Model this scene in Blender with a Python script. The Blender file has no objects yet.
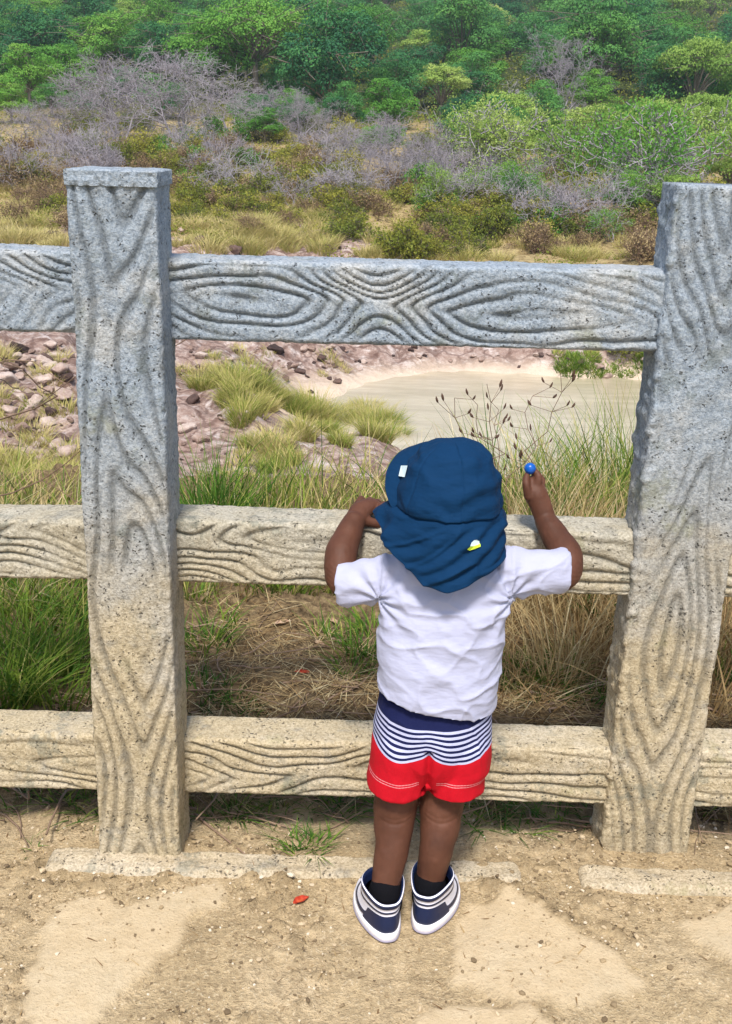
import bpy, bmesh, math, random
import numpy as np
from mathutils import Vector, Matrix
from mathutils.bvhtree import BVHTree
rng = np.random.default_rng(7); random.seed(7)
R = math.radians
SC = bpy.context.scene
COL = SC.collection
# ------------------------------------------------------------------ camera
F, TH, RO, HC = 1080.0, R(19.2), R(1.6), 1.265
CAM = np.array([0, 0, HC])
FW = np.array([0, math.cos(TH), -math.sin(TH)])
r0 = np.array([1.0, 0, 0]); u0 = np.array([0, math.sin(TH), math.cos(TH)])
RT = r0 * math.cos(RO) + u0 * math.sin(RO)
UP = u0 * math.cos(RO) - r0 * math.sin(RO)
cam = bpy.data.objects.new('camera', bpy.data.cameras.new('camera')); COL.objects.link(cam)
cam.matrix_world = Matrix(((RT[0], UP[0], -FW[0], 0), (RT[1], UP[1], -FW[1], 0), (RT[2], UP[2], -FW[2], HC), (0, 0, 0, 1)))
cam.data.sensor_fit = 'VERTICAL'; cam.data.sensor_height = 36; cam.data.lens = F / 1024 * 36
cam.data.clip_start = 0.02; cam.data.clip_end = 6000
SC.camera = cam

def ray(px, py):
    return FW + RT * (px - 366) / F + UP * (512 - py) / F
def P(px, py, Y):
    d = ray(px, py); return CAM + d * (Y / d[1])
def G(px, py, z=0.0):
    d = ray(px, py); return CAM + d * ((z - HC) / d[2])
def proj(p):
    q = np.asarray(p, float) - CAM
    d = q @ FW
    return 366 + F * (q @ RT) / d, 512 - F * (q @ UP) / d
def mpp(p):      # metres per pixel at a point
    return ((np.asarray(p) - CAM) @ FW) / F

# ------------------------------------------------------------------ noise
def _hash(ix, iy, iz, seed):
    h = (ix * 374761393 + iy * 668265263 + iz * 2147483647 + seed * 1274126177).astype(np.int64) & 0xffffffff
    h = ((h ^ (h >> 13)) * 1274126177) & 0xffffffff
    h = (h ^ (h >> 16)) & 0xffffffff
    return h / 4294967295.0 * 2 - 1
def noise(x, y, z=0.0, s=1.0, seed=0):
    x, y, z = np.broadcast_arrays(np.asarray(x, float) * s, np.asarray(y, float) * s, np.asarray(z, float) * s)
    xi, yi, zi = np.floor(x), np.floor(y), np.floor(z)
    fx, fy, fz = x - xi, y - yi, z - zi
    xi, yi, zi = xi.astype(np.int64), yi.astype(np.int64), zi.astype(np.int64)
    fx, fy, fz = [f * f * (3 - 2 * f) for f in (fx, fy, fz)]
    o = 0
    for a in (0, 1):
        for b in (0, 1):
            for c in (0, 1):
                w = (fx if a else 1 - fx) * (fy if b else 1 - fy) * (fz if c else 1 - fz)
                o = o + w * _hash(xi + a, yi + b, zi + c, seed)
    return o
def fbm(x, y, z=0.0, s=1.0, oct=4, seed=0, gain=.5):
    o, a = 0, 1.0
    for k in range(oct):
        o = o + a * noise(x, y, z, s * 2.03 ** k, seed + 17 * k); a *= gain
    return o
def ridged(x, y, z, s=1.0, seed=0, p=3):
    return (1 - np.abs(noise(x, y, z, s, seed))) ** p
def sstep(a, b, x):
    t = np.clip((np.asarray(x, float) - a) / (b - a), 0, 1); return t * t * (3 - 2 * t)

# ------------------------------------------------------------------ meshes
def link(name, me, m=None, parent=None, smooth=True):
    if smooth is not None:
        me.polygons.foreach_set('use_smooth', np.full(len(me.polygons), bool(smooth)))
    o = bpy.data.objects.new(name, me); COL.objects.link(o)
    for q in (m if isinstance(m, (list, tuple)) else [m] if m else []): me.materials.append(q)
    if parent is not None: attach(o, parent)
    return o
def attach(o, parent):
    bpy.context.view_layer.update()
    o.parent = parent; o.matrix_parent_inverse = parent.matrix_world.inverted()
def fast(V, Fc, name='mesh'):
    V = np.asarray(V, np.float32); Fc = np.asarray(Fc, np.int32)
    me = bpy.data.meshes.new(name)
    me.vertices.add(len(V)); me.vertices.foreach_set('co', V.ravel())
    k = Fc.shape[1]
    me.loops.add(Fc.size); me.loops.foreach_set('vertex_index', Fc.ravel())
    me.polygons.add(len(Fc)); me.polygons.foreach_set('loop_start', np.arange(0, Fc.size, k, dtype=np.int32))
    me.update(calc_edges=True); me.validate()
    return me
def attr(me, name, vals):
    a = me.attributes.new(name, 'FLOAT', 'POINT'); a.data.foreach_set('value', np.asarray(vals, np.float32))
def tag(o, label=None, cat=None, group=None, kind=None):
    for k, v in (('label', label), ('category', cat), ('group', group), ('kind', kind)):
        if v: o[k] = v
    return o
def empty(name, loc):
    o = bpy.data.objects.new(name, None); COL.objects.link(o); o.location = tuple(loc); o.empty_display_size = .1
    bpy.context.view_layer.update(); return o
def gridfaces(nu, nv, wrap=False):
    i = np.arange(nu - 1)[:, None]; J = nv if wrap else nv - 1
    j = np.arange(J)[None, :]; j2 = (j + 1) % nv
    return np.stack([i * nv + j, i * nv + j2, (i + 1) * nv + j2, (i + 1) * nv + j], -1).reshape(-1, 4)

class Acc:      # collects closed pieces for one mesh
    def __init__(s): s.V = []; s.F = []; s.n = 0
    def add(s, V, Fs):
        s.V.append(np.asarray(V, float)); s.F += [tuple(int(q) + s.n for q in f) for f in Fs]; s.n += len(V)
    def rings(s, rings, cap=True):
        nr, k = len(rings), len(rings[0])
        V = np.concatenate([np.asarray(r, float) for r in rings])
        Fs = [tuple(f) for f in gridfaces(nr, k, True)]
        if cap: Fs += [tuple(range(k))[::-1], tuple(range((nr - 1) * k, nr * k))]
        s.add(V, Fs)
    def tube(s, pts, rad, k=14, sub=4, round_ends=True, flat=1.0, fdir=None):
        pts = np.asarray(pts, float); rad = np.asarray(rad, float)
        if len(pts) > 2 and sub > 1:
            T, Q, RR = len(pts), [], []
            for i in range(T - 1):
                p0, p1, p2, p3 = pts[max(i - 1, 0)], pts[i], pts[i + 1], pts[min(i + 2, T - 1)]
                for t in np.linspace(0, 1, sub, endpoint=False):
                    Q.append(.5 * ((2 * p1) + (-p0 + p2) * t + (2 * p0 - 5 * p1 + 4 * p2 - p3) * t ** 2 + (-p0 + 3 * p1 - 3 * p2 + p3) * t ** 3))
                    u = t * t * (3 - 2 * t); RR.append(rad[i] * (1 - u) + rad[i + 1] * u)
            Q.append(pts[-1]); RR.append(rad[-1]); pts, rad = np.array(Q), np.array(RR)
        tg = np.gradient(pts, axis=0); tg /= np.linalg.norm(tg, axis=1)[:, None] + 1e-9
        ref = np.array([0, 0, 1.0]) if fdir is None else np.asarray(fdir, float)
        if abs(tg[0] @ ref) > .95 * np.linalg.norm(ref): ref = np.array([1.0, 0.2, 0])
        rs = []
        a = np.linspace(0, 2 * math.pi, k, endpoint=False)
        def ring(c, t, r):
            n = ref - t * (t @ ref); n /= np.linalg.norm(n); b = np.cross(t, n)
            return c + np.outer(np.cos(a), n) * r * flat + np.outer(np.sin(a), b) * r
        if round_ends:
            for q in (1.3, .95, .55, .25): rs.append(ring(pts[0] - tg[0] * rad[0] * math.sin(q), tg[0], max(rad[0] * math.cos(q), 1e-4)))
        for c, t, r in zip(pts, tg, rad): rs.append(ring(c, t, r))
        if round_ends:
            for q in (.25, .55, .95, 1.3): rs.append(ring(pts[-1] + tg[-1] * rad[-1] * math.sin(q), tg[-1], max(rad[-1] * math.cos(q), 1e-4)))
        s.rings(rs)
    def ball(s, c, r, k=16, rot=None):
        r = np.broadcast_to(np.asarray(r, float), (3,)); rs = []
        for q in np.linspace(-1.5, 1.5, k):
            a = np.linspace(0, 2 * math.pi, k, endpoint=False)
            v = np.stack([np.cos(a) * math.cos(q), np.sin(a) * math.cos(q), np.full(k, math.sin(q))], 1) * r
            if rot is not None: v = v @ np.array(rot.to_3x3()).T
            rs.append(v + c)
        s.rings(rs)
    def mesh(s, name='mesh'):
        me = bpy.data.meshes.new(name); me.from_pydata(np.concatenate(s.V).tolist(), [], s.F); me.update()
        bm = bmesh.new(); bm.from_mesh(me); bmesh.ops.recalc_face_normals(bm, faces=bm.faces); bm.to_mesh(me); bm.free()
        return me
def evaluated(me, mods):
    o = bpy.data.objects.new('temporary', me); COL.objects.link(o)
    for t, kw in mods:
        md = o.modifiers.new('m', t)
        for k, v in kw.items(): setattr(md, k, v)
    dg = bpy.context.evaluated_depsgraph_get(); dg.update()
    out = bpy.data.meshes.new_from_object(o.evaluated_get(dg)); bpy.data.objects.remove(o); return out
def fuse(acc, voxel, it=4, fac=.5):
    return evaluated(acc.mesh(), [('REMESH', dict(mode='VOXEL', voxel_size=voxel)), ('SMOOTH', dict(iterations=it, factor=fac))])
def coords(me):
    a = np.empty(len(me.vertices) * 3, np.float32); me.vertices.foreach_get('co', a); return a.reshape(-1, 3).astype(float)
def normals(me):
    a = np.empty(len(me.vertices) * 3, np.float32); me.vertices.foreach_get('normal', a); return a.reshape(-1, 3).astype(float)
def setco(me, V):
    me.vertices.foreach_set('co', np.asarray(V, np.float32).ravel()); me.update()

# ------------------------------------------------------------------ materials
class NT:
    def __init__(s, name, rough=.85, spec=.3):
        s.m = bpy.data.materials.new(name); s.m.use_nodes = True; s.t = s.m.node_tree
        s.b = s.t.nodes['Principled BSDF']; s.out = s.t.nodes['Material Output']
        s.b.inputs['Roughness'].default_value = rough; s.b.inputs['Specular IOR Level'].default_value = spec
    def put(s, sock, v):
        if isinstance(v, bpy.types.NodeSocket): s.t.links.new(v, sock)
        elif isinstance(v, (tuple, list)) and len(v) == 3 and sock.type == 'RGBA': sock.default_value = (*v, 1)
        else: sock.default_value = v
    def n(s, typ, out=0, props=None, **ins):
        d = s.t.nodes.new('ShaderNode' + typ)
        for k, v in (props or {}).items(): setattr(d, k, v)
        for k, v in ins.items():
            s.put(d.inputs[int(k[1:])] if k[0] == '_' and k[1:].isdigit() else d.inputs[k.replace('_', ' ')], v)
        return d.outputs[out]
    def co(s): return s.n('TexCoord', 3)
    def pos(s): return s.n('NewGeometry', 0)
    def attr(s, name): return s.n('Attribute', 2, {'attribute_name': name})
    def noise(s, vec, scale, detail=4, rough=.6, out=0):
        return s.n('TexNoise', out, Vector=vec, Scale=scale, Detail=detail, Roughness=rough)
    def vor(s, vec, scale, out=0, **k): return s.n('TexVoronoi', out, k, Vector=vec, Scale=scale)
    def math(s, op, a, b=0.0, c=0.0): return s.n('Math', 0, {'operation': op}, _0=a, _1=b, _2=c)
    def step(s, v, a, b, to0=0.0, to1=1.0):
        return s.n('MapRange', 0, {'interpolation_type': 'SMOOTHSTEP'}, Value=v, From_Min=a, From_Max=b, To_Min=to0, To_Max=to1)
    def mix(s, f, a, b, mode='MIX'):
        d = s.t.nodes.new('ShaderNodeMix'); d.data_type = 'RGBA'; d.blend_type = mode
        s.put(d.inputs[0], f); s.put(d.inputs[6], a); s.put(d.inputs[7], b); return d.outputs[2]
    def ramp(s, f, stops):
        d = s.t.nodes.new('ShaderNodeValToRGB'); e = d.color_ramp.elements
        while len(e) < len(stops): e.new(.5)
        for k, (p, c) in enumerate(stops): e[k].position = p; e[k].color = (*c, 1)
        s.put(d.inputs[0], f); return d.outputs[0]
    def bump(s, h, strength=.5, dist=.01, prev=None):
        ins = dict(Height=h, Strength=strength, Distance=dist)
        if prev is not None: ins['Normal'] = prev
        return s.n('Bump', 0, **ins)
    def done(s, col=None, nor=None, rough=None):
        if col is not None: s.put(s.b.inputs['Base Color'], col)
        if nor is not None: s.put(s.b.inputs['Normal'], nor)
        if rough is not None: s.put(s.b.inputs['Roughness'], rough)
        return s.m

def concrete(name, lo, hi, z0=.25, z1=.95):
    t = NT(name, .92, .2); p = t.pos()
    z = t.n('SeparateXYZ', 2, _0=p)
    big = t.noise(p, 7, 5, .65); fine = t.noise(p, 210, 3, .75); mid = t.noise(p, 26, 4, .6)
    zz = t.math('ADD', z, t.math('MULTIPLY', t.math('SUBTRACT', big, .5), .75))
    c = t.mix(t.step(zz, z0, z1), lo, hi)
    c = t.mix(t.step(big, .45, .68), c, t.mix(.35, c, (.66, .60, .50)))
    c = t.mix(t.step(mid, .52, .72), c, t.mix(.45, c, (.10, .11, .11)))
    sp = t.step(fine, .34, .64)
    c = t.mix(t.math('MULTIPLY', sp, .9), t.mix(.36, c, (.06, .06, .06)), t.mix(.16, c, (.90, .87, .80)))
    v = t.vor(t.n('VectorMath', 0, {'operation': 'ADD'}, _0=p, _1=t.n('VectorMath', 0, {'operation': 'SCALE'}, _0=t.noise(p, 160, 2, .5, 1), Scale=.012)), 120); pit = t.step(v, .08, .34)
    gate = t.step(t.noise(p, 30, 3), .49, .58)
    pitf = t.math('MAXIMUM', pit, t.math('SUBTRACT', 1.0, gate))
    c = t.mix(pitf, t.mix(.75, c, (.03, .03, .03)), c)
    lich = t.math('MULTIPLY', t.step(t.noise(p, 12, 6, .75), .56, .64), .45)
    c = t.mix(lich, c, (.12, .14, .12))
    # greenish growth patches and per-surface dirt
    c = t.mix(t.math('MULTIPLY', t.step(t.noise(t.n('VectorMath', 0, {'operation': 'ADD'}, _0=p, _1=(3.1, 2.0, 7.0)), 9, 5, .7), .58, .7), .35), c, (.20, .20, .08))
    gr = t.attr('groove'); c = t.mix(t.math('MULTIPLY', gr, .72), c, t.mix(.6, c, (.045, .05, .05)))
    h = t.math('ADD', t.math('MULTIPLY', fine, .6), t.math('ADD', t.math('MULTIPLY', pitf, .8), t.math('MULTIPLY', t.noise(p, 240, 3, .7), .5)))
    return t.done(c, t.bump(h, .95, .004))
M = {}
M['concrete'] = concrete('weathered_concrete', (.47, .375, .22), (.25, .315, .395), .28, .88)
M['mid_concrete'] = concrete('stained_concrete', (.45, .37, .235), (.37, .355, .29), .35, .85)
M['footing'] = concrete('footing_concrete', (.46, .365, .225), (.46, .365, .225))

def cloth(name, col, fine=900, w=.0015, rough=.9, fold=.0):
    t = NT(name, rough, .15); p = t.co()
    n = t.noise(p, fine, 2); big = t.noise(p, 28, 3)
    c = t.mix(t.math('MULTIPLY', big, .35), col, tuple(x * .75 for x in col))
    nr = t.bump(n, .35, w)
    if fold: nr = t.bump(t.noise(t.n('Mapping', 0, Vector=p, Scale=(1, 1, 2.2)), 16, 3, .5), .6, fold, nr)
    t.b.inputs['Sheen Weight'].default_value = 0.0 if col[0] < .1 else .1
    return t.done(c, nr)
def plain(name, col, rough=.6, spec=.3):
    t = NT(name, rough, spec); n = t.noise(t.co(), 160, 3)
    return t.done(t.mix(t.math('MULTIPLY', n, .3), col, tuple(x * .7 for x in col)), t.bump(n, .2, .001))
EXPO = 0.6; HAZE = 0.0003
# ================================================================== FENCE
def slab(a, b, wid, front, thick, nu, nv, relief, rnd=.008, wid2=None, seed=0, front_dir=(0, -1, 0)):
    """bar from a to b (centres of the FRONT face), carved relief on the front, worn edges"""
    a, b = np.asarray(a, float), np.asarray(b, float); wid2 = wid2 or wid
    L = np.linalg.norm(b - a); t = (b - a) / L; fd = np.asarray(front_dir, float)
    s = np.cross(t, fd); s /= np.linalg.norm(s)
    nt = 14
    prof = []                                    # (across, depth, is front)
    for q in np.linspace(-1, 1, nv): prof.append((q, 0.0, 1))
    for q in np.linspace(0, 1, nt + 1)[1:]: prof.append((1, q, 0))
    for q in np.linspace(1, -1, 12)[1:]: prof.append((q, 1.0, 0))
    for q in np.linspace(1, 0, nt + 1)[1:-1]: prof.append((-1, q, 0))
    pr = np.array(prof); k = len(pr)
    us = np.linspace(0, L, nu)
    U, Q = np.meshgrid(us, pr[:, 0], indexing='ij'); _, D = np.meshgrid(us, pr[:, 1], indexing='ij'); _, FR = np.meshgrid(us, pr[:, 2], indexing='ij')
    W = (wid + (wid2 - wid) * U / L) / 2
    v = Q * W; d = D * thick
    # rounded corners
    ed = np.maximum(0, 1 - np.minimum(W - np.abs(v), 1) / rnd) * FR
    d = d + rnd * .45 * ed ** 2
    side = (np.abs(Q) > .999) * (FR == 0)
    es = np.maximum(0, 1 - d / rnd) * (np.abs(Q) > .999); es2 = np.maximum(0, 1 - (thick - d) / rnd) * (np.abs(Q) > .999)
    v = v - np.sign(Q) * rnd * .45 * (es ** 2 + es2 ** 2)
    ue = np.minimum(U, L - U); uee = np.maximum(0, 1 - ue / rnd)
    d = d + FR * rnd * .6 * uee ** 2
    P0 = a + U[..., None] * t + v[..., None] * s - d[..., None] * fd
    h, gr = relief(U, v, L, W)
    win = sstep(0, .012, W - np.abs(v)) * sstep(0, .02, ue) * FR
    h = h * win; gr = gr * win
    X, Y, Z = P0[..., 0], P0[..., 1], P0[..., 2]
    rough = .0011 * fbm(X, Y, Z, 110, 3, seed + 5) + .0012 * fbm(X, Y, Z, 14, 3, seed + 3)
    chip = -np.maximum(0, noise(X, Y, Z, 90, seed + 9) + .3 * noise(X, Y, Z, 25, seed + 2) - .3) * .010 * np.maximum(ed, es)
    tot = h + rough + chip
    nrm = FR[..., None] * fd + (1 - FR)[..., None] * (np.where(np.abs(Q) > .999, np.sign(Q), 0)[..., None] * s - (D > .999)[..., None] * fd * (np.abs(Q) < .999)[..., None])
    P0 = P0 + nrm * tot[..., None] + (np.maximum(ed, es)[..., None] * s * (-np.sign(Q))[..., None] * np.abs(fbm(X, Y, Z, 45, 3, seed + 1))[..., None] * .003)
    V = P0.reshape(-1, 3)
    Fs = gridfaces(nu, k, True)
    n0 = len(V)
    V = np.concatenate([V, [P0[0].mean(0)], [P0[-1].mean(0)]])
    j = np.arange(k)
    c0 = np.stack([np.full(k, n0), (j + 1) % k, j, j], 1); c1 = np.stack([np.full(k, n0 + 1), (nu - 1) * k + j, (nu - 1) * k + (j + 1) % k, (nu - 1) * k + (j + 1) % k], 1)
    me = bpy.data.meshes.new('slab')
    me.from_pydata(V.tolist(), [], [tuple(f) for f in Fs.tolist()] + [tuple(f[:3]) for f in c0.tolist()] + [tuple(f[:3]) for f in c1.tolist()]); me.update()
    bm = bmesh.new(); bm.from_mesh(me); bmesh.ops.recalc_face_normals(bm, faces=bm.faces); bm.to_mesh(me); bm.free()
    attr(me, 'groove', np.concatenate([gr.ravel(), [0, 0]]))
    return me
def grain(seed, per=.75, u0=.1, sp=.0195, dep=.0065, amp=3.8):
    def f(U, v, L, W):
        w = .010 * fbm(U, v * 2, seed, 9, 2, seed); vv = v + w + .020 * np.sin(U * 4.2 + seed) + .012 * np.sin(U * 9 + 2 * seed); vv = vv * (1 + .22 * np.tanh(vv / .02) * math.sin(seed * 2.3))
        c = 1 - np.abs(((U - u0) / per + .35 * noise(U, 0, seed, 3, seed)) % 1 * 2 - 1)
        c = c * c * (3 - 2 * c)
        Fq = np.sqrt(vv ** 2 + .008 ** 2) / sp + amp * c + .45 * fbm(U, v * 4, 0, 6, 2, seed + 4)
        ph = Fq % 1
        g = np.exp(-((ph - .5) / .15) ** 2)
        m = .40 + .60 * sstep(-.5, .25, fbm(U, v * 3, 3, 5, 2, seed + 8))
        return -dep * g * m + .0022 * np.cos(2 * math.pi * ph) * 0, g * m
    return f
def bark(seed, sp=.022, dep=.0066):
    def f(U, v, L, W):
        vv = v + .018 * np.sin(U * 6.0 + seed) + .02 * fbm(U, v * 1.5, seed, 4, 2, seed)
        c = np.abs(((U + seed * .3) / .82) % 1 * 2 - 1); c = c * c * (3 - 2 * c)
        Fq = np.sqrt(vv ** 2 + .010 ** 2) / sp + 3.2 * c + .5 * fbm(U * .5, v * 3, 0, 6, 2, seed + 4)
        g = np.exp(-((Fq % 1 - .5) / .16) ** 2)
        m = sstep(-.6, .05, fbm(U, v * 2, 3, 5, 2, seed + 8)) * .95
        return -dep * g * m, np.clip(g * m * 1.35, 0, 1)
    return f
fence = empty('concrete_fence', (0, 1.70, 0))
tag(fence, 'weathered concrete fence cast to look like carved timber, three rails between two square posts', 'fence')
YR, TR = 1.73, .092
def rail(px0, t0, b0, px1, t1, b1, fn, seed, y0=YR, y1=YR, m='concrete'):
    A, B = P(px0, t0, y0), P(px0, b0, y0); C_, D_ = P(px1, t1, y1), P(px1, b1, y1)
    a, b = (A + B) / 2, (C_ + D_) / 2
    # keep the bar prismatic: use the mean height
    w = (A[2] - B[2] + C_[2] - D_[2]) / 2
    L = np.linalg.norm(b - a)
    me = slab(b, a, w, 0, TR, max(int(L / .0035), 20), 44, fn, seed=seed)
    return link('rail', me, M[m], fence)
# left post front edges and right post front edges
pl0, pl1 = P(139.5, 853, 1.655), P(110.5, 173, 1.655)
pr0, pr1 = P(643, 864, 1.722), P(733, 186, 1.722)
def ext(px): return px
rail(-420, 233, 316, 85, 253, 334, grain(3, .6, .2), 11)
rail(150, 260, 339, 690, 271, 354.5, grain(1, .86, .02, .0185, .0068, 4.8), 12)
rail(700, 271, 355, 1250, 290, 374, grain(9), 13)
rail(-420, 512, 571, 100, 522, 581, grain(5, .6, .0), 14, m='mid_concrete')
rail(155, 521, 581, 652, 534, 599, grain(2, .8, .3, .019, .0062, 3.6), 15, m='mid_concrete')
rail(670, 534, 599, 1200, 549, 612, grain(7), 16, m='mid_concrete')
rail(-420, 722, 778, 115, 736, 792, grain(8, .62, .15), 17)
rail(160, 739, 793, 628, 751, 806, grain(4, .80, .1, .020, .0066, 3.4), 18)
rail(660, 751, 807, 1200, 764, 820, grain(6, .5, .05), 19)
def post(p0, p1, w0, w1, thick, seed, sink=.12, rough=0, lip=True):
    d = (p1 - p0) / np.linalg.norm(p1 - p0)
    a = p0 - d * sink
    me = slab(a, p1, w0, 0, thick, 360, 52, bark(seed), rnd=.006, wid2=w1, seed=seed * 7)
    V = coords(me)
    # slight random swell so that the faces are not dead flat, worn top
    N = normals(me)
    V += N * (.0018 * fbm(V[:, 0], V[:, 1], V[:, 2], 7, 2, seed)[:, None])
    if rough:
        e = np.exp(-((V[:, 0] - (p0[0] + (V[:, 2] - p0[2]) * d[0] / d[2] - w0 / 2)) / .018) ** 2)
        V += N * (.0065 * np.maximum(0, fbm(V[:, 0], V[:, 1], V[:, 2], 55, 2, seed + 2)) * e)[:, None]
    setco(me, V)
    o = link('post', me, M['concrete'], fence)
    if lip:
        c = p1 + d * .004
        hw, y0, y1 = w1 / 2 + .0015, -.003, thick + .001
        n = 60; rs = []
        for z, q in ((-.0225, -.003), (-.022, .0), (-.015, .001), (-.008, .0), (-.0015, .0005), (.0005, -.0015), (.0012, -.012), (.0015, -.025)):
            pts = []
            for (xa, ya, xb, yb) in ((-hw - q, y0 - q, hw + q, y0 - q), (hw + q, y0 - q, hw + q, y1 + q), (hw + q, y1 + q, -hw - q, y1 + q), (-hw - q, y1 + q, -hw - q, y0 - q)):
                for tt in np.linspace(0, 1, n, endpoint=False): pts.append((xa + (xb - xa) * tt, ya + (yb - ya) * tt, z))
            pts = np.array(pts) + c
            pts += (.0016 * fbm(pts[:, 0], pts[:, 1], pts[:, 2], 130, 3, 3))[:, None] * np.array([1, 1, .5])
            rs.append(pts)
        A = Acc(); A.rings(rs); me = A.mesh(); attr(me, 'groove', np.zeros(len(me.vertices)))
        link('post_cap', me, M['concrete'], o, False)
    return o
post(pl0, pl1, .151, .1335, .118, 2)
post(pr0, pr1, .163, .168, .10, 5, rough=1, lip=False)
# concrete footings half buried in the path
def footing(px0, py0, px1, py1, wy, h, label, seed):
    A, B = G(px0, py0, h), G(px1, py1, h); L = np.linalg.norm(B - A); t = (B - A) / L; s = np.array([-t[1], t[0], 0])
    n, k = int(L / .006), 22
    rs = []
    for u in np.linspace(0, 1, n):
        c = A + t * L * u; e = min(u, 1 - u) * L; q = min(1, e / .012) ** .5
        prof = [(0, -.05), (0, 0)] + [(x, 0) for x in np.linspace(.012, .988, k)] + [(1, 0), (1, -.05)]
        pts = np.array([c + s * (wy * ((x - .5) * (.9 + .1 * q) + .5)) + np.array([0, 0, z - .008 * (1 - q)]) for x, z in prof])
        ed = np.array([1 if (x < .02 or x > .98) and z == 0 else 0 for x, z in prof])
        nz = fbm(pts[:, 0], pts[:, 1], 0, 40, 4, seed)
        pts[:, 2] += .003 * nz - .005 * ed; pts += s * (.005 * noise(pts[:, 0], 0, 0, 22, seed) * (np.array([p[0] for p in prof]) < .1))[:, None]
        rs.append(pts)
    Ac = Acc(); Ac.rings(rs); me = Ac.mesh(); attr(me, 'groove', np.zeros(len(me.vertices)))
    o = link('concrete_footing', me, M['footing']); return tag(o, label, 'footing')
footing(44, 864, 524, 880, .052, .013, 'long low concrete footing strip running from under the left post to behind the child', 31)
footing(582, 883, 1180, 905, .052, .016, 'short rough concrete footing strip at the base of the right post', 32)

# ================================================================== TERRAIN
PX, PY, PA, PB = 7.0, 36.2, 9.1, 8.3
def pond_d(x, y):
    r = (np.abs((x - PX) / PA) ** 2.4 + np.abs((y - PY) / PB) ** 2.4) ** (1 / 2.4)
    return (r - 1) * PA + .7 * fbm(x, y, 0, .35, 3, 77) + 3.2 * np.exp(-((x - .4) / 2.0) ** 2 - ((y - 31.8) / 3.2) ** 2)
YS = [-60, 1.7, 3.0, 3.8, 5, 10, 20, 27, 34, 44, 48, 54, 65, 85, 110, 140, 180, 250, 350, 500, 900, 2600]
ZS = [0, 0, -.01, -.06, -.35, -2.6, -5.9, -7.0, -7.1, -7.3, -6.9, -6.2, -5.2, -2.9, -.5, 2.6, 9.0, 20.5, 40, 66, 84, 84]
def H(x, y):
    x = np.asarray(x, float); y = np.asarray(y, float)
    h = np.interp(y, YS, ZS)
    h2 = np.interp(y - 1.2, YS, ZS) * .5 + np.interp(y + 1.2, YS, ZS) * .5
    far = sstep(6, 20, y); h = h * (1 - far) + h2 * far
    h = h + sstep(3, -16, x) * 1.7 * sstep(20, 32, y) * sstep(75, 50, y)
    h = h + .9 * np.exp(-(((x + 2.6) / 3.0) ** 2 + ((y - 35.5) / 2.6) ** 2))
    h = h + far * (.35 * fbm(x, y, 0, .16, 4, 5)) + sstep(50, 130, y) * 1.6 * fbm(x, y, 0, .03, 3, 6) + sstep(50, 70, y) * sstep(125, 100, y) * .9 * np.abs(fbm(x, y, 0, .11, 3, 66)) + sstep(3.2, 9, y) * .08 * fbm(x, y, 0, .9, 3, 9)
    h = h + sstep(24, 30, y) * sstep(75, 55, y) * .48 * np.abs(fbm(x, y, 0, .55, 4, 15))
    d = pond_d(x, y)
    k = sstep(-1.0, 3.5, d)
    return np.where((y > 20) & (y < 60), -8.25 * (1 - k) + h * k, h)
def hit(px, py, ymin=5.0):
    d = ray(px, py); ts = np.geomspace(ymin, 1500, 2500) / d[1]
    p = CAM + d * ts[:, None]; s = p[:, 2] - H(p[:, 0], p[:, 1])
    i = np.argmax(s < 0)
    q = p[i] if s[i] < 0 else p[-1]
    return np.array([q[0], q[1], float(H(q[0], q[1]))])
ys = np.concatenate([[-60, -20, -8, -3, 0], np.geomspace(2.9, 2600, 620)])
ss = np.linspace(-1, 1, 380)
XX = ss[None, :] * (np.abs(ys)[:, None] * .95 + 9); YY = np.broadcast_to(ys[:, None], XX.shape)
ZZ = H(XX, YY) - np.where(YY < 4.4, .05, 0)
me = fast(np.stack([XX, YY, ZZ], -1).reshape(-1, 3), gridfaces(len(ys), len(ss))[:, ::-1])
xf, yf = XX.ravel(), YY.ravel()
pdv = pond_d(xf, yf)
rock = sstep(21, 26, yf) * sstep(66, 52, yf + 7 * fbm(xf, yf, 0, .12, 3, 2)) * (1 - .9 * sstep(9, 16, xf) * sstep(3, 6, pdv))
# pink scar on the far slope above the pond
sc = hit(318, 245); rock = np.maximum(rock, np.exp(-(((xf - sc[0]) / 4.0) ** 2 + ((yf - sc[1]) / 9) ** 2)) * 1.2)
forest = sstep(112, 150, yf + 10 * fbm(xf, yf, 0, .05, 2, 8))
mud = sstep(1.9, .4, pdv) * (yf > 20) * (yf < 60)
attr(me, 'rock', rock); attr(me, 'forest', forest); attr(me, 'mud', mud)
t = NT('hillside_soil', .95, .1); p = t.pos()
n1, n2, n3 = t.noise(p, .35, 6, .7), t.noise(p, 2.2, 6, .7), t.noise(p, 9, 5, .7)
scrub = t.ramp(n2, [(.30, (.12, .085, .045)), (.45, (.28, .21, .10)), (.58, (.42, .33, .17)), (.72, (.26, .22, .09))])
rk = t.ramp(n2, [(.30, (.15, .095, .075)), (.43, (.36, .26, .22)), (.55, (.54, .43, .38)), (.70, (.72, .64, .59))])
vv = t.vor(t.n('VectorMath', 0, {'operation': 'ADD'}, _0=p, _1=t.n('VectorMath', 0, {'operation': 'SCALE'}, _0=t.noise(p, 1.5, 3, .6, 1), Scale=.8)), 1.1, 0, feature='DISTANCE_TO_EDGE')
rk = t.mix(t.math('MULTIPLY', t.step(vv, .12, .02), .6), rk, (.07, .04, .035))
rk = t.mix(t.step(t.noise(p, 1.1, 5, .7), .54, .64), rk, t.mix(.6, rk, (.86, .78, .76)))
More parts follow.
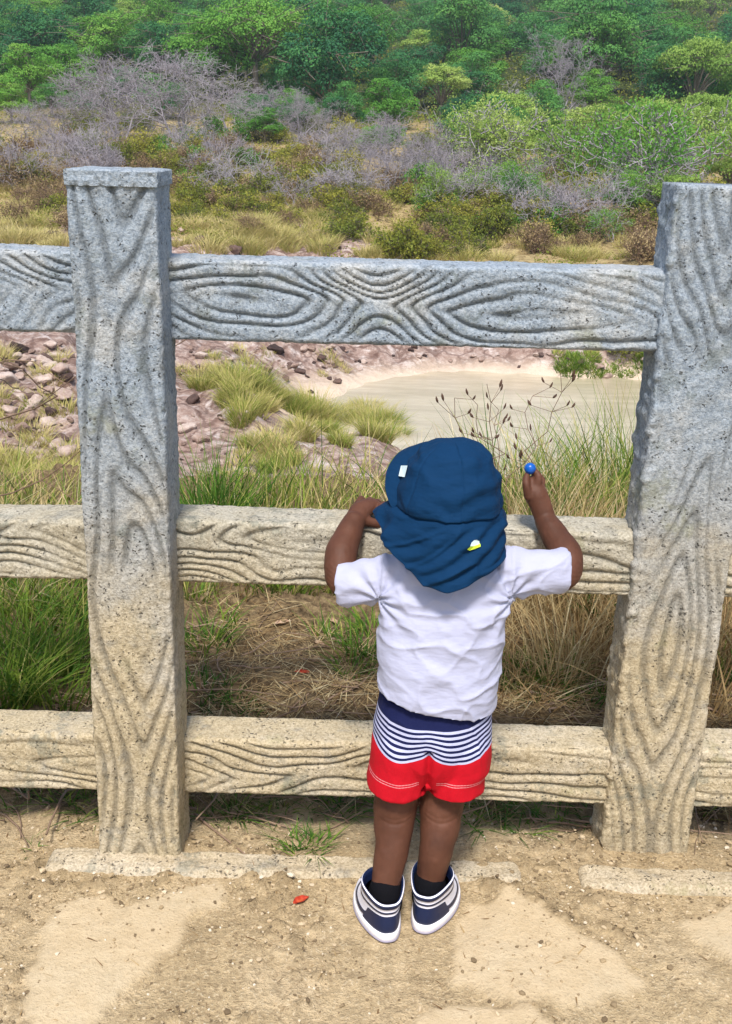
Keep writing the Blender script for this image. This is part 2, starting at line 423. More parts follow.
rk = t.mix(t.step(n3, .45, .75), t.mix(.45, rk, (.16, .09, .07)), rk)
fo = t.ramp(n2, [(.3, (.02, .03, .01)), (.7, (.06, .08, .025))])
c = t.mix(t.step(t.math('ADD', t.attr('rock'), t.math('MULTIPLY', t.math('SUBTRACT', n1, .5), .9)), .4, .62), scrub, rk)
c = t.mix(t.attr('forest'), c, fo)
c = t.mix(t.attr('mud'), c, t.mix(n2, (.60, .45, .34), (.70, .60, .48)))
t.done(c, t.bump(t.math('ADD', n2, t.math('MULTIPLY', n3, .35)), .8, .25)); M['hill'] = t.m
tag(link('hillside', me, M['hill']), kind='structure')
# pond
a = np.linspace(0, 2 * math.pi, 90, endpoint=False)
ring = np.stack([PX + (PA + 2.5) * np.cos(a), PY + (PB + 2.5) * np.sin(a), np.full(90, -8.0)], 1)
A = Acc(); A.add(np.concatenate([ring, [[PX, PY, -8.0]]]), [(i, (i + 1) % 90, 90) for i in range(90)])
t = NT('milky_pond_water', .12, .5); p = t.pos()
n = t.noise(t.n('Mapping', 0, Vector=p, Scale=(1, .5, 1)), .35, 4)
t.done(t.mix(t.step(t.noise(t.n('Mapping', 0, Vector=p, Scale=(.35, 1.3, 1)), .8, 5, .65), .35, .7), (.40, .34, .23), (.52, .45, .32)), t.bump(t.noise(t.n('Mapping', 0, Vector=p, Scale=(.6, 1.6, 1)), 4.0, 4), .22, .05)); M['pond'] = t.m
tag(link('pond_water', A.mesh(), M['pond']), kind='structure')

# near ground: dusty path and the strip behind the fence
def inpoly(px, py, poly):
    ins = np.zeros(px.shape, bool); n = len(poly)
    for i in range(n):
        x1, y1 = poly[i]; x2, y2 = poly[(i + 1) % n]
        c = ((y1 > py) != (y2 > py)) & (px < (x2 - x1) * (py - y1) / (y2 - y1 + 1e-12) + x1); ins ^= c
    return ins
slabs_px = [[(-200, 870), (38, 872), (95, 905), (60, 930), (30, 1060), (-200, 1060)][:0] or [(52, 905), (95, 898), (120, 908), (215, 878), (232, 893), (222, 905), (190, 912), (185, 945), (150, 968), (60, 1060), (18, 1060)],
            [(460, 912), (512, 895), (548, 912), (560, 925), (612, 952), (646, 985), (628, 1000), (560, 1006), (520, 1003), (452, 985)],
            [(672, 928), (735, 903), (830, 905), (840, 985), (740, 980), (712, 955)],
            [(415, 1016), (455, 1005), (530, 1010), (560, 1040), (540, 1120), (400, 1120)],
            [(232, 1120), (240, 1035), (330, 1045), (350, 1120)]]
slabs = [[tuple(G(u, v)[:2]) for u, v in s] for s in slabs_px]
FEET = [(G(383, 915)[:2]), (G(437, 910)[:2])]
def near(x, y):
    w1, w2 = .009 * noise(x, y, 0, 9, 1) + .010 * fbm(x, y, 0, 30, 3, 5), .009 * noise(x, y, 5, 9, 2) + .010 * fbm(x, y, 5, 30, 3, 6)
    m = np.zeros(x.shape)
    for s in slabs: m = np.maximum(m, inpoly(x + w1, y + w2, s))
    return m
gx = np.arange(-3.2, 3.2, .0065); gy = np.arange(.35, 4.9, .0065)
XX, YY = np.meshgrid(gx, gy)
sl = near(XX, YY)
for _ in range(1):      # soften slab edges
    sl = (sl + np.roll(sl, 1, 0) + np.roll(sl, -1, 0) + np.roll(sl, 1, 1) + np.roll(sl, -1, 1)) / 5
back = sstep(1.78, 1.90, YY + .06 * fbm(XX, YY, 0, 5, 3, 12))
ft = np.ones_like(XX)
for f in FEET: ft *= sstep(.05, .12, np.hypot(XX - f[0], YY - f[1]))
crumb = np.maximum(0, fbm(XX, YY, 0, 55, 3, 3)) * sstep(-.15, .5, fbm(XX, YY, 0, 7, 3, 4)) * (1 - .85 * sl)
ZZ = H(XX, YY) + ft * (.008 * fbm(XX, YY, 0, 3.5, 3, 1) + .013 * crumb + .002 * fbm(XX, YY, 0, 30, 2, 8) * (1 - sl)) + .006 * sl * ft - .001
ZZ += back * (.020 * fbm(XX, YY, 0, 9, 4, 21) + .02) * (1 + sstep(2, 3, YY))
ZZ -= .02 * np.exp(-((YY - 1.83) / .07) ** 2)
me = fast(np.stack([XX, YY, ZZ], -1).reshape(-1, 3), gridfaces(len(gy), len(gx)))
attr(me, 'slab', sl.ravel()); attr(me, 'back', back.ravel()); attr(me, 'crumb', np.clip(crumb, 0, 1).ravel())
t = NT('dusty_path', .97, .1); p = t.pos()
b1, b2, b3 = t.noise(p, 5, 5, .65), t.noise(p, 45, 5, .75), t.noise(p, 190, 3, .7)
soil = t.ramp(b1, [(.30, (.36, .27, .155)), (.5, (.47, .36, .215)), (.7, (.56, .44, .28))])
soil = t.mix(t.step(b2, .40, .60), t.mix(.35, soil, (.16, .12, .07)), soil)
soil = t.mix(t.step(t.noise(p, 95, 4, .8), .36, .48), t.mix(.42, soil, (.14, .10, .06)), soil)
soil = t.mix(t.step(b3, .56, .70), soil, t.mix(.5, soil, (.72, .62, .45)))
soil = t.mix(t.step(t.attr('crumb'), .1, .6, 0, .45), soil, (.22, .16, .09))
sb = t.mix(t.step(b2, .35, .6), (.43, .345, .225), (.49, .40, .27))
sb = t.mix(t.step(b1, .4, .65), t.mix(.3, sb, (.50, .37, .215)), sb)
sb = t.mix(t.step(b3, .58, .68), sb, t.mix(.5, sb, (.25, .18, .11)))
c = t.mix(t.attr('slab'), soil, sb)
lit = t.ramp(t.noise(p, 38, 6, .8), [(.32, (.045, .030, .016)), (.48, (.15, .105, .06)), (.62, (.27, .20, .11)), (.75, (.40, .31, .18))])
c = t.mix(t.attr('back'), c, lit)
h = t.math('ADD', t.math('MULTIPLY', b2, 1.0), t.math('MULTIPLY', b3, .9))
h = t.math('MULTIPLY', h, t.math('SUBTRACT', 1.0, t.math('MULTIPLY', t.attr('slab'), .6)))
t.done(c, t.bump(h, .9, .008)); M['path'] = t.m
tag(link('path_ground', me, M['path']), kind='structure')
def gz(x, y):
    i = np.clip(((np.asarray(y) - gy[0]) / .0065).astype(int), 0, len(gy) - 1); j = np.clip(((np.asarray(x) - gx[0]) / .0065).astype(int), 0, len(gx) - 1)
    z = ZZ[i, j]; return np.where(np.asarray(y) < 4.6, z, H(x, y))
# ================================================================== VEGETATION
def leafmat(name, stops, rough=.7, trans=.35, obvar=.5, tintscale=1.0):
    """colours vary from clump to clump (attribute tint) and from plant to plant"""
    t = NT(name, rough, .2)
    oi = t.n('ObjectInfo', 5)
    f = t.math('ADD', t.math('MULTIPLY', t.attr('tint'), tintscale * (1 - obvar)), t.math('MULTIPLY', oi, obvar))
    c = t.ramp(f, stops)
    t.put(t.b.inputs['Base Color'], c)
    tr = t.t.nodes.new('ShaderNodeBsdfTranslucent'); t.put(tr.inputs[0], c)
    mx = t.t.nodes.new('ShaderNodeMixShader'); mx.inputs[0].default_value = trans
    t.t.links.new(t.b.outputs[0], mx.inputs[1]); t.t.links.new(tr.outputs[0], mx.inputs[2]); t.t.links.new(mx.outputs[0], t.out.inputs[0])
    return t.m
M['leaf_dark'] = leafmat('dark_leaves', [(0, (.020, .100, .050)), (.35, (.045, .18, .065)), (.65, (.10, .28, .065)), (1, (.20, .40, .07))])
M['leaf_bright'] = leafmat('bright_leaves', [(0, (.055, .19, .03)), (.5, (.13, .33, .045)), (1, (.28, .46, .08))])
M['leaf_pale'] = leafmat('pale_leaves', [(0, (.12, .25, .04)), (.5, (.27, .41, .08)), (1, (.46, .54, .16))])
M['leaf_olive'] = leafmat('olive_leaves', [(0, (.07, .11, .02)), (.35, (.17, .21, .03)), (.7, (.32, .31, .05)), (1, (.48, .42, .10))])
M['leaf_dry'] = leafmat('dry_leaves', [(0, (.17, .12, .06)), (.5, (.34, .25, .13)), (1, (.50, .40, .22))])
M['twig_grey'] = leafmat('grey_bark', [(0, (.25, .225, .25)), (1, (.47, .44, .48))], trans=0)
M['bark'] = leafmat('brown_bark', [(0, (.11, .09, .07)), (1, (.26, .22, .18))], trans=0)
M['twig_brown'] = leafmat('brown_twig', [(0, (.14, .09, .06)), (1, (.30, .21, .15))], trans=0)

def leaves(cen, size, g, flat=.0, asp=1.7, nrm=None):
    """leaf-sized quads; cen (n,3)"""
    n = len(cen)
    a = g.normal(size=(n, 3)); a /= np.linalg.norm(a, axis=1)[:, None]
    b = g.normal(size=(n, 3)); b[:, 2] += flat * 4; b = np.cross(a, b); b /= np.linalg.norm(b, axis=1)[:, None] + 1e-9
    if flat: a[:, 2] *= (1 - flat); a /= np.linalg.norm(a, axis=1)[:, None]; b[:, 2] *= (1 - flat)
    if nrm is not None:
        nn_ = nrm + g.normal(size=(n, 3)) * .42; nn_ /= np.linalg.norm(nn_, axis=1)[:, None]
        a = np.cross(nn_, a); a /= np.linalg.norm(a, axis=1)[:, None] + 1e-9; b = np.cross(nn_, a)
    s = (size * g.uniform(.6, 1.3, n))[:, None]
    V = np.stack([cen - a * s * .5, cen + b * s * .5 / asp + a * s * .05, cen + a * s * .5, cen - b * s * .5 / asp + a * s * .05], 1)
    return V.reshape(-1, 3), np.arange(4 * n).reshape(n, 4)
def segs_mesh(S):
    """branch segments -> tapered prisms; S rows p0(3) p1(3) r0 r1"""
    S = np.array(S, float); n = len(S); k = 4
    d = S[:, 3:6] - S[:, :3]; L = np.linalg.norm(d, axis=1)[:, None] + 1e-9; d = d / L
    ref = np.where(np.abs(d[:, 2:3]) > .9, np.array([[1.0, 0, 0]]), np.array([[0, 0, 1.0]]))
    u = np.cross(d, ref); u /= np.linalg.norm(u, axis=1)[:, None]; v = np.cross(d, u)
    V = []
    for e, (c, r) in enumerate(((S[:, :3], S[:, 6:7]), (S[:, 3:6], S[:, 7:8]))):
        for q in range(k):
            w = 2 * math.pi * q / k; V.append(c + r * (u * math.cos(w) + v * math.sin(w)))
    V = np.stack(V, 1)            # n, 8, 3
    base = np.arange(n)[:, None, None] * 8
    fc = np.array([[q, (q + 1) % 4, 4 + (q + 1) % 4, 4 + q] for q in range(4)])[None]
    me = fast(V.reshape(-1, 3), (base + fc).reshape(-1, 4))
    attr(me, 'tint', np.repeat(np.clip(S[:, 6] * 4, 0, 1), 8)); return me
def grow(S, p, d, L, r, lev, g, spread=.6, up=.1, kids=(2, 4), minr=.012, ends=None, shrink=.74):
    n = 3
    for i in range(n):
        d = d + g.normal(size=3) * .16 + np.array([0, 0, up]); d = d / np.linalg.norm(d)
        q = p + d * L / n; r2 = max(r * .88, minr); S.append([*p, *q, r, r2]); p, r = q, r2
        if lev > 0 and i == 1 and g.random() < .75:
            e = d + g.normal(size=3) * spread; e /= np.linalg.norm(e)
            grow(S, p, e, L * shrink * .85, max(r * .6, minr), lev - 1, g, spread, up, kids, minr, ends, shrink)
    if lev == 0:
        if ends is not None: ends.append(p)
        return
    for _ in range(g.integers(*kids)):
        e = d + g.normal(size=3) * spread; e /= np.linalg.norm(e)
        grow(S, p, e, L * shrink * g.uniform(.8, 1.15), max(r * .68, minr), lev - 1, g, spread, up, kids, minr, ends, shrink)

def crown_tree(kind, seed, h, w, nlobe, nleaf, size, leafm, flat_top=False, trunk_h=.35, gap=.0):
    g = np.random.default_rng(seed)
    S, ends = [], []
    lobes = []
    for i in range(nlobe):
        th = i * 2.4 + g.uniform(-.4, .4); rr = math.sqrt((i + .5) / nlobe) * g.uniform(.8, 1.1)
        if flat_top:
            z = h * (.97 - .42 * rr ** 2.2 + g.uniform(-.10, .02)); lr = (w * g.uniform(.13, .20), h * g.uniform(.08, .14))
            c = np.array([math.cos(th) * rr * w * .42, math.sin(th) * rr * w * .42, z])
        else:
            z = h * (trunk_h + (1 - trunk_h) * (.12 + .70 * g.random() * math.sqrt(max(.02, 1 - rr * rr * .75))))
            lr = (w * g.uniform(.13, .22), h * g.uniform(.08, .15)); c = np.array([math.cos(th) * rr * w * .38, math.sin(th) * rr * w * .38, z])
        lobes.append((c, lr))
    C, T, NN = [], [], []
    per = nleaf // nlobe
    for c, (lr, lz) in lobes:
        u = g.normal(size=(per, 3)); u /= np.linalg.norm(u, axis=1)[:, None]; u[:, 2] = np.abs(u[:, 2]) * np.where(g.random(per) < .75, 1, -1)
        rad = g.uniform(.55, 1.12, per)[:, None] ** .6
        q = c + u * rad * np.array([lr, lr, lz])
        q += .22 * lr * np.stack([noise(q[:, 0], q[:, 1], q[:, 2], 1.4, 3 + s) for s in range(3)], 1)
        NN.append(u * np.array([1, 1, 1.2]) + np.array([0, 0, .35])); C.append(q); T.append(np.clip(g.uniform(.15, .85) + g.normal(0, .14, per), 0, 1))
    C, T = np.concatenate(C), np.concatenate(T)
    V, Fq = leaves(C, size, g, nrm=np.concatenate(NN))
    crown = fast(V, Fq); attr(crown, 'tint', np.repeat(T, 4))
    r = w * .022 + .06
    top = np.array([0, 0, h * trunk_h * .9]); S.append([0, 0, -1.2, *(top * .5), r * 1.25, r]); S.append([*(top * .5), *top, r, r * .85])
    for c, _ in lobes:
        m = top * .6 + c * .4 + np.array([0, 0, .15 * h * (c[2] / h - .3)]); S.append([*top, *m, r * .45, r * .3]); S.append([*m, *c, r * .3, r * .12])
        for _ in range(4):
            e = c + g.normal(size=3) * np.array([1, 1, .5]) * lobes[0][1][0] * .9; S.append([*c, *e, r * .12, .025])
    return dict(name=kind, crown=crown, trunk=segs_mesh(S), leaf=leafm)
def bare_tree(kind, seed, L, r, lev, spread, up, minr, leafm=None, nleaf=0, size=.2, stems=3):
    g = np.random.default_rng(seed); S, ends = [], []
    for i in range(stems):
        a = 2 * math.pi * (i + g.random() * .6) / stems; d = np.array([math.cos(a) * .55, math.sin(a) * .55, 1.0]); d /= np.linalg.norm(d)
        grow(S, np.array([0, 0, -.4]), d, L, r, lev, g, spread, up, (2, 4), minr, ends)
    out = dict(name=kind, trunk=segs_mesh(S), crown=None, leaf=leafm)
    if nleaf:
        E = np.array(ends); q = E[g.integers(0, len(E), nleaf)] + g.normal(size=(nleaf, 3)) * L * .16
        V, Fq = leaves(q, size, g); me = fast(V, Fq); attr(me, 'tint', np.repeat(np.clip(.5 + .5 * noise(q[:, 0], q[:, 1], q[:, 2], 1.1, 4) + g.normal(0, .15, nleaf), 0, 1), 4)); out['crown'] = me
    return out
K = {}
K['dark'] = [crown_tree('broadleaf_tree', 100 + i, 10, 9.5, 24, 13000, .26, 'leaf_dark', trunk_h=.22) for i in range(3)]
K['mid'] = [crown_tree('broadleaf_tree', 110 + i, 9, 10, 20, 12000, .26, 'leaf_bright', trunk_h=.25) for i in range(2)]
K['umbrella'] = [crown_tree('umbrella_tree', 120 + i, 9.5, 17, 34, 16000, .29, 'leaf_bright', True, .45) for i in range(2)]
K['pale'] = [crown_tree('pale_tree', 130 + i, 7, 9.5, 18, 8000, .25, 'leaf_pale', True, .3) for i in range(2)]
K['bare'] = [bare_tree('bare_tree', 140 + i, 2.15, .075, 6, .72, .02, .0075, stems=3) for i in range(3)]
K['barelow'] = [bare_tree('bare_bush', 150 + i, .95, .03, 4, .7, .04, .007, stems=5) for i in range(3)]
K['shrub'] = [bare_tree('leafy_shrub', 160 + i, .62, .03, 3, .65, .06, .010, 'leaf_olive', 2200, .11, stems=7) for i in range(3)]
K['green'] = [bare_tree('leafy_shrub', 170 + i, .62, .03, 3, .65, .06, .010, 'leaf_bright', 2200, .11, stems=6) for i in range(2)]
K['dry'] = [bare_tree('dry_shrub', 180 + i, .6, .028, 3, .7, .05, .010, 'leaf_dry', 1000, .09, stems=8) for i in range(3)]
K['tallgreen'] = [bare_tree('leggy_tree', 190 + i, 1.55, .10, 4, .6, .04, .02, 'leaf_pale' if i else 'leaf_bright', 6000, .12, stems=3) for i in range(2)]
TRUNKM = dict(bare='twig_grey', barelow='twig_grey', dry='twig_brown', shrub='bark', green='bark', dark='bark', mid='bark', umbrella='bark', pale='bark', tallgreen='twig_grey')
PLANTS = []
def plant(kind, x, y, s=1.0, zs=1.0, label=None, group=None, sink=0.0):
    i = int(rng.integers(len(K[kind]))); p = K[kind][i]
    z = float(H(x, y)) - sink
    ro = bpy.data.objects.new(p['name'], None); COL.objects.link(ro); ro.location = (x, y, z)
    rz = rng.uniform(0, 6.28); ro.rotation_euler = (rng.normal(0, .04), rng.normal(0, .04), rz); ro.scale = (s, s, s * zs)
    for nm in ('trunk', 'crown'):
        if p[nm] is None: continue
        me = p[nm]
        if not me.materials: me.materials.append(M[TRUNKM[kind]] if nm == 'trunk' else M[p['leaf']])
        nm2 = nm if 'tree' in p['name'] else {'trunk': 'stems', 'crown': 'foliage'}[nm]
        o = bpy.data.objects.new(nm2, me); COL.objects.link(o); o.parent = ro
    PLANTS.append([ro, kind, x, y, label, group]); return ro
def plant_px(kind, px, py, s=1.0, zs=1.0, label=None, **k):
    q = hit(px, py, 6); return plant(kind, q[0], q[1], s, zs, label, **k)
# named trees of the picture
plant_px('umbrella', 256, 100, 1.20, 1.0, 'large bright green umbrella shaped tree at the forest edge right of the left post')
plant_px('umbrella', 660, 72, 1.0, 1.0, 'bright green layered umbrella tree high in the upper right')
plant_px('umbrella', 590, 88, .75, 1.0, 'smaller layered green tree left of the umbrella tree at the upper right')
plant_px('pale', 690, 128, 1.26, 1.15, 'broad pale green tree behind the top of the right post')
plant_px('pale', 735, 118, 1.21, 1.1, 'pale green tree at the right edge beyond the right post')
plant_px('tallgreen', 452, 178, 1.6, 1.0, 'bright green leggy tree with pale forked trunks right of the bare grey tree')
plant_px('tallgreen', 480, 182, 1.70, 1.0, 'light green leggy tree above the middle of the right bay')
plant_px('tallgreen', 640, 196, 1.95, 1.0, 'yellow green spreading tree just left of the right post')
plant_px('tallgreen', 690, 190, 2.04, 1.0, 'yellow green spreading tree directly above the right post')
plant_px('tallgreen', 590, 190, 1.70, 1.0, 'thin pinkish and green tree between the leggy tree and right post')
plant_px('bare', 180, 143, 1.9, .72, 'largest bare grey branching tree in front of the green forest')
plant_px('bare', 232, 141, 1.4, .75, 'bare grey tree just right of the largest bare tree')
plant_px('bare', 120, 142, 1.61, .8, 'bare grey tree just left of the largest bare tree')
plant_px('bare', 390, 190, .95, 1.0, 'bare grey tree with spreading branches above the middle of the top rail')
plant_px('bare', 352, 172, .7, 1.0, 'small bare grey tree left of the one above the middle of the rail')
plant_px('bare', 425, 172, .65, 1.0, 'small bare grey tree touching the bright leggy tree')
plant_px('bare', 300, 142, .75, 1.3, 'bare grey tree with a tall pale trunk at the foot of the umbrella tree')
plant_px('bare', 330, 138, .7, 1.0, 'bare grey tree to the right of the umbrella tree')
plant_px('bare', 270, 138, .9, 1.0, 'thin bare grey tree under the umbrella tree')
plant_px('bare', 560, 120, 1.71, 1.1, 'purple grey bare tree in the dark gap of the forest')
plant_px('bare', 655, 205, 1.04, .9, 'bare branched small tree by the left edge of the right post')
plant_px('bare', 505, 140, 1.14, 1.0, 'bare grey tree behind the light green leggy tree')
plant_px('bare', 20, 150, .9, .8, 'bare grey tree at the far left edge above the rail')
plant_px('bare', 60, 143, 1.0, .8, 'bare grey tree above the left post')
plant_px('mid', 265, 142, .42, .9, 'small rounded green tree at the foot of the umbrella tree')
plant_px('mid', 30, 108, .8, 1, None); plant_px('mid', 12, 122, .5, .9, None); plant_px('dark', 52, 118, .45, .9, None); plant_px('dark', 85, 120, .42, .8, None); plant_px('mid', 350, 66, .9, 1, None); plant_px('mid', 475, 100, .85, 1, None); plant_px('mid', 590, 118, .7, 1, None); plant_px('mid', 620, 140, .6, .9, None); plant_px('mid', 560, 150, .5, .9, None)
plant_px('mid', 540, 132, .6, 1, None); plant_px('pale', 440, 120, 0.88, 1, None); plant_px('pale', 500, 175, 0.61, 1, None); plant_px('pale', 700, 160, 0.88, 1, None); plant_px('pale', 655, 150, 0.66, 1, None)
# forest rows
rows = [(108, 7.5), (120, 7.5), (133, 8.0), (147, 8.5), (162, 9), (178, 9), (198, 9.5), (222, 10), (250, 11), (285, 12), (330, 13), (390, 15), (460, 17)]
for k, (Y, st) in enumerate(rows):
    half = Y * (.52 if Y < 300 else .42) + 8
    x = -half - rng.uniform(0, st)
    while x < half:
        xx, yy = x + rng.normal(0, st * .18), Y + rng.normal(0, 4 + Y * .012)
        px, py = proj((xx, yy, float(H(xx, yy))))
        x += st
        if (k < 1 and (px < 410 or rng.random() < .3)): continue       # open scrub edge on the left
        if any((xx - q[2]) ** 2 + (yy - q[3]) ** 2 < 16 for q in PLANTS): continue
        r = rng.random()
        kind = 'dark' if r < .66 else 'mid' if r < .82 else 'pale' if r < .9 else 'dark'
        plant(kind, xx, yy, rng.uniform(.85, 1.3) * ((.5 if px < 380 else .7) if k < 3 else 1 + .02 * k), rng.uniform(.85, 1.2), sink=.8)
# shrubs of the scrub slope
def scatter(kind, boxes, n, s0, s1, **kw):
    for _ in range(n):
        (x0, y0, x1, y1) = boxes[int(rng.integers(len(boxes)))]
        plant_px(kind, rng.uniform(x0, x1), rng.uniform(y0, y1), rng.uniform(s0, s1) * 1.7, rng.uniform(.75, 1.15), **kw)
scatter('dry', [(0, 150, 420, 215), (0, 148, 330, 200), (0, 160, 330, 230)], 84, .5, 1.0)
scatter('barelow', [(0, 138, 250, 172), (330, 160, 460, 200), (0, 150, 110, 190), (170, 160, 340, 210)], 36, .5, .95)
scatter('shrub', [(170, 175, 360, 225), (400, 195, 600, 258), (330, 190, 660, 250), (100, 155, 330, 200), (0, 150, 330, 215)], 136, .45, .95)
scatter('shrub', [(560, 170, 732, 235)], 22, .7, 1.2)
scatter('pale', [(560, 185, 740, 235), (400, 160, 560, 200)], 6, .2, .3)
scatter('mid', [(540, 150, 740, 225), (270, 130, 400, 160), (400, 150, 540, 190)], 7, .15, .24)
scatter('tallgreen', [(560, 190, 740, 245), (420, 185, 560, 215)], 5, .4, .6)
scatter('barelow', [(430, 160, 640, 225), (540, 190, 720, 235)], 16, .6, 1.0)
scatter('dry', [(430, 175, 700, 235)], 16, .6, 1.0)
scatter('dark', [(290, 120, 400, 140), (215, 95, 300, 106)], 6, .28, .36)
scatter('shrub', [(60, 120, 360, 150), (330, 140, 470, 180)], 26, .6, 1.1)
scatter('green', [(60, 125, 340, 155)], 10, .6, 1.0)
scatter('green', [(120, 150, 330, 190), (400, 180, 640, 240), (400, 180, 640, 225)], 22, .5, .95)
scatter('dry', [(420, 200, 660, 262), (540, 215, 660, 262)], 34, .5, .95)
scatter('dry', [(0, 190, 60, 225), (170, 205, 340, 235)], 14, .4, .7)
scatter('shrub', [(560, 352, 660, 360), (640, 365, 800, 378)], 7, .35, .6)
scatter('shrub', [(-330, 140, 0, 230), (740, 150, 1000, 240)], 34, .6, 1.1)
scatter('dry', [(-330, 150, 0, 235), (740, 160, 1000, 250)], 22, .6, 1.0)
# labels: look + where, with a rank when several answer to it
LOOK = dict(dark='dark green tree', mid='fresh green tree', pale='pale green tree', umbrella='umbrella tree', bare='bare grey tree', barelow='leafless grey bush',
            shrub='olive shrub', green='bright green shrub', dry='brown twiggy shrub', tallgreen='leggy tree')
def where(px):
    for lim, s in ((-60, 'outside the left edge'), (62, 'left of the left post'), (175, 'above the left post'), (280, 'over the left rail end'), (390, 'over the middle rail span'), (520, "straight above the hat"),
                   (650, 'over the right rail end'), (760, 'above the right post'), (9999, 'outside the right edge')):
        if px < lim: return s
def depthw(kind, y):
    if kind in ('dark', 'mid', 'pale'): return 'at the near forest edge' if y < 155 else 'in the lower forest' if y < 188 else 'halfway up the forest' if y < 240 else 'high in the forest' if y < 310 else 'on the forest skyline'
    return 'near the pond' if y < 52 else 'low on the scrub' if y < 75 else 'mid scrub slope' if y < 100 else 'at the scrub slope top'
B = {}
for q in PLANTS:
    if q[4] is None:
        px, _ = proj((q[2], q[3], float(H(q[2], q[3])))); B.setdefault((q[1], depthw(q[1], q[3]), where(px)), []).append((px, q))
ORD = ['leftmost', 'second', 'third', 'fourth', 'fifth', 'sixth', 'seventh', 'eighth', 'ninth', 'tenth', 'eleventh', 'twelfth', 'thirteenth', 'fourteenth', 'fifteenth', 'sixteenth', 'seventeenth']
ORD += ['eighteenth', 'nineteenth'] + [t + ('ieth' if u == 0 else 'y-' + ['', 'first', 'second', 'third', 'fourth', 'fifth', 'sixth', 'seventh', 'eighth', 'ninth'][u]) for t in ('twent', 'thirt', 'fort', 'fift', 'sixt') for u in range(10)]
for (kd, dw, wh), L in B.items():
    L.sort(key=lambda a: a[0])
    for i, (px, q) in enumerate(L):
        q[4] = (LOOK[kd] + ' ' if len(L) == 1 else ORD[i] + ' ' + LOOK[kd] + ' ') + dw + ', ' + wh.replace(' of the photo', '')
GR = dict(dark='trees of the forest', mid='trees of the forest', pale='pale green trees', umbrella='umbrella trees', bare='bare grey trees', barelow='leafless bushes on the slope', shrub='olive shrubs on the slope', green='bright green shrubs on the slope', dry='dry shrubs on the slope', tallgreen='leggy trees above the scrub')
for ro, kd, x, y, lab, gp in PLANTS:
    tag(ro, lab, 'tree' if 'tree' in LOOK[kd] else 'shrub', GR[kd])

# ------------------------------------------------------------------ blades of grass
def blades(base, h, w, lean, g, bend=.5, seg=4, az=None):
    n = len(base); az = g.uniform(0, 2 * math.pi, n) if az is None else az
    d = np.stack([np.cos(az), np.sin(az), np.zeros(n)], 1)
    s = np.stack([-np.sin(az), np.cos(az), np.zeros(n)], 1)
    tw = g.uniform(-1.4, 1.4, n); s = s * np.cos(tw)[:, None] + d * np.sin(tw)[:, None]
    V = []
    for i in range(seg + 1):
        q = i / seg
        c = base + d * (h * (lean * q + bend * q * q))[:, None] + np.array([0, 0, 1.0]) * (h * q * (1 - .35 * q * np.minimum(bend, 1.2)))[:, None]
        ww = (w * (1 - q ** 1.6) * .5 + .0002)[:, None]
        V += [c - s * ww, c + s * ww]
    V = np.stack(V, 1).reshape(-1, 3); b = np.arange(n)[:, None, None] * (2 * seg + 2)
    f = np.array([[2 * i, 2 * i + 1, 2 * i + 3, 2 * i + 2] for i in range(seg)])[None]
    return V, (b + f).reshape(-1, 4)
M['grass'] = leafmat('grass_blades', [(0, (.03, .09, .012)), (.30, (.07, .17, .02)), (.55, (.20, .28, .035)), (.72, (.42, .38, .12)), (1, (.62, .52, .26))], trans=.3, obvar=0)
M['straw'] = leafmat('dry_grass_blades', [(0, (.16, .09, .04)), (.4, (.36, .24, .11)), (.7, (.52, .40, .20)), (1, (.68, .58, .36))], trans=.25, obvar=0)
def tufts(name, spec, m, kind='stuff', seg=4):
    """spec rows: x, y, radius, n, h, w, lean, bend, tint mean, tint spread"""
    VV, FF, TT, n0 = [], [], [], 0
    g = np.random.default_rng(len(spec) + 3)
    for (x, y, r, n, h, w, ln, bd, tm, ts) in spec:
        n = int(n); rr = r * np.sqrt(g.random(n)); a = g.uniform(0, 6.283, n)
        bx, by = x + rr * np.cos(a), y + rr * np.sin(a)
        base = np.stack([bx, by, gz(bx, by) - .004], 1)
        az = a + g.normal(0, .9, n)
        V, Fq = blades(base, h * g.uniform(.45, 1.15, n), w * g.uniform(.6, 1.3, n), ln * g.uniform(.2, 1.3, n) * (.4 + rr / max(r, 1e-3)), g, bd * g.uniform(.1, 1.4, n), seg, az)
        VV.append(V); FF.append(Fq + n0); n0 += len(V); TT.append(np.repeat(np.clip(g.normal(tm, ts, n), 0, 1), 2 * seg + 2))
    me = fast(np.concatenate(VV), np.concatenate(FF)); attr(me, 'tint', np.concatenate(TT))
    o = link(name, me, M[m]); return tag(o, kind=kind)
def gp(px, py): q = G(px, py, -.02); return q[0], q[1]
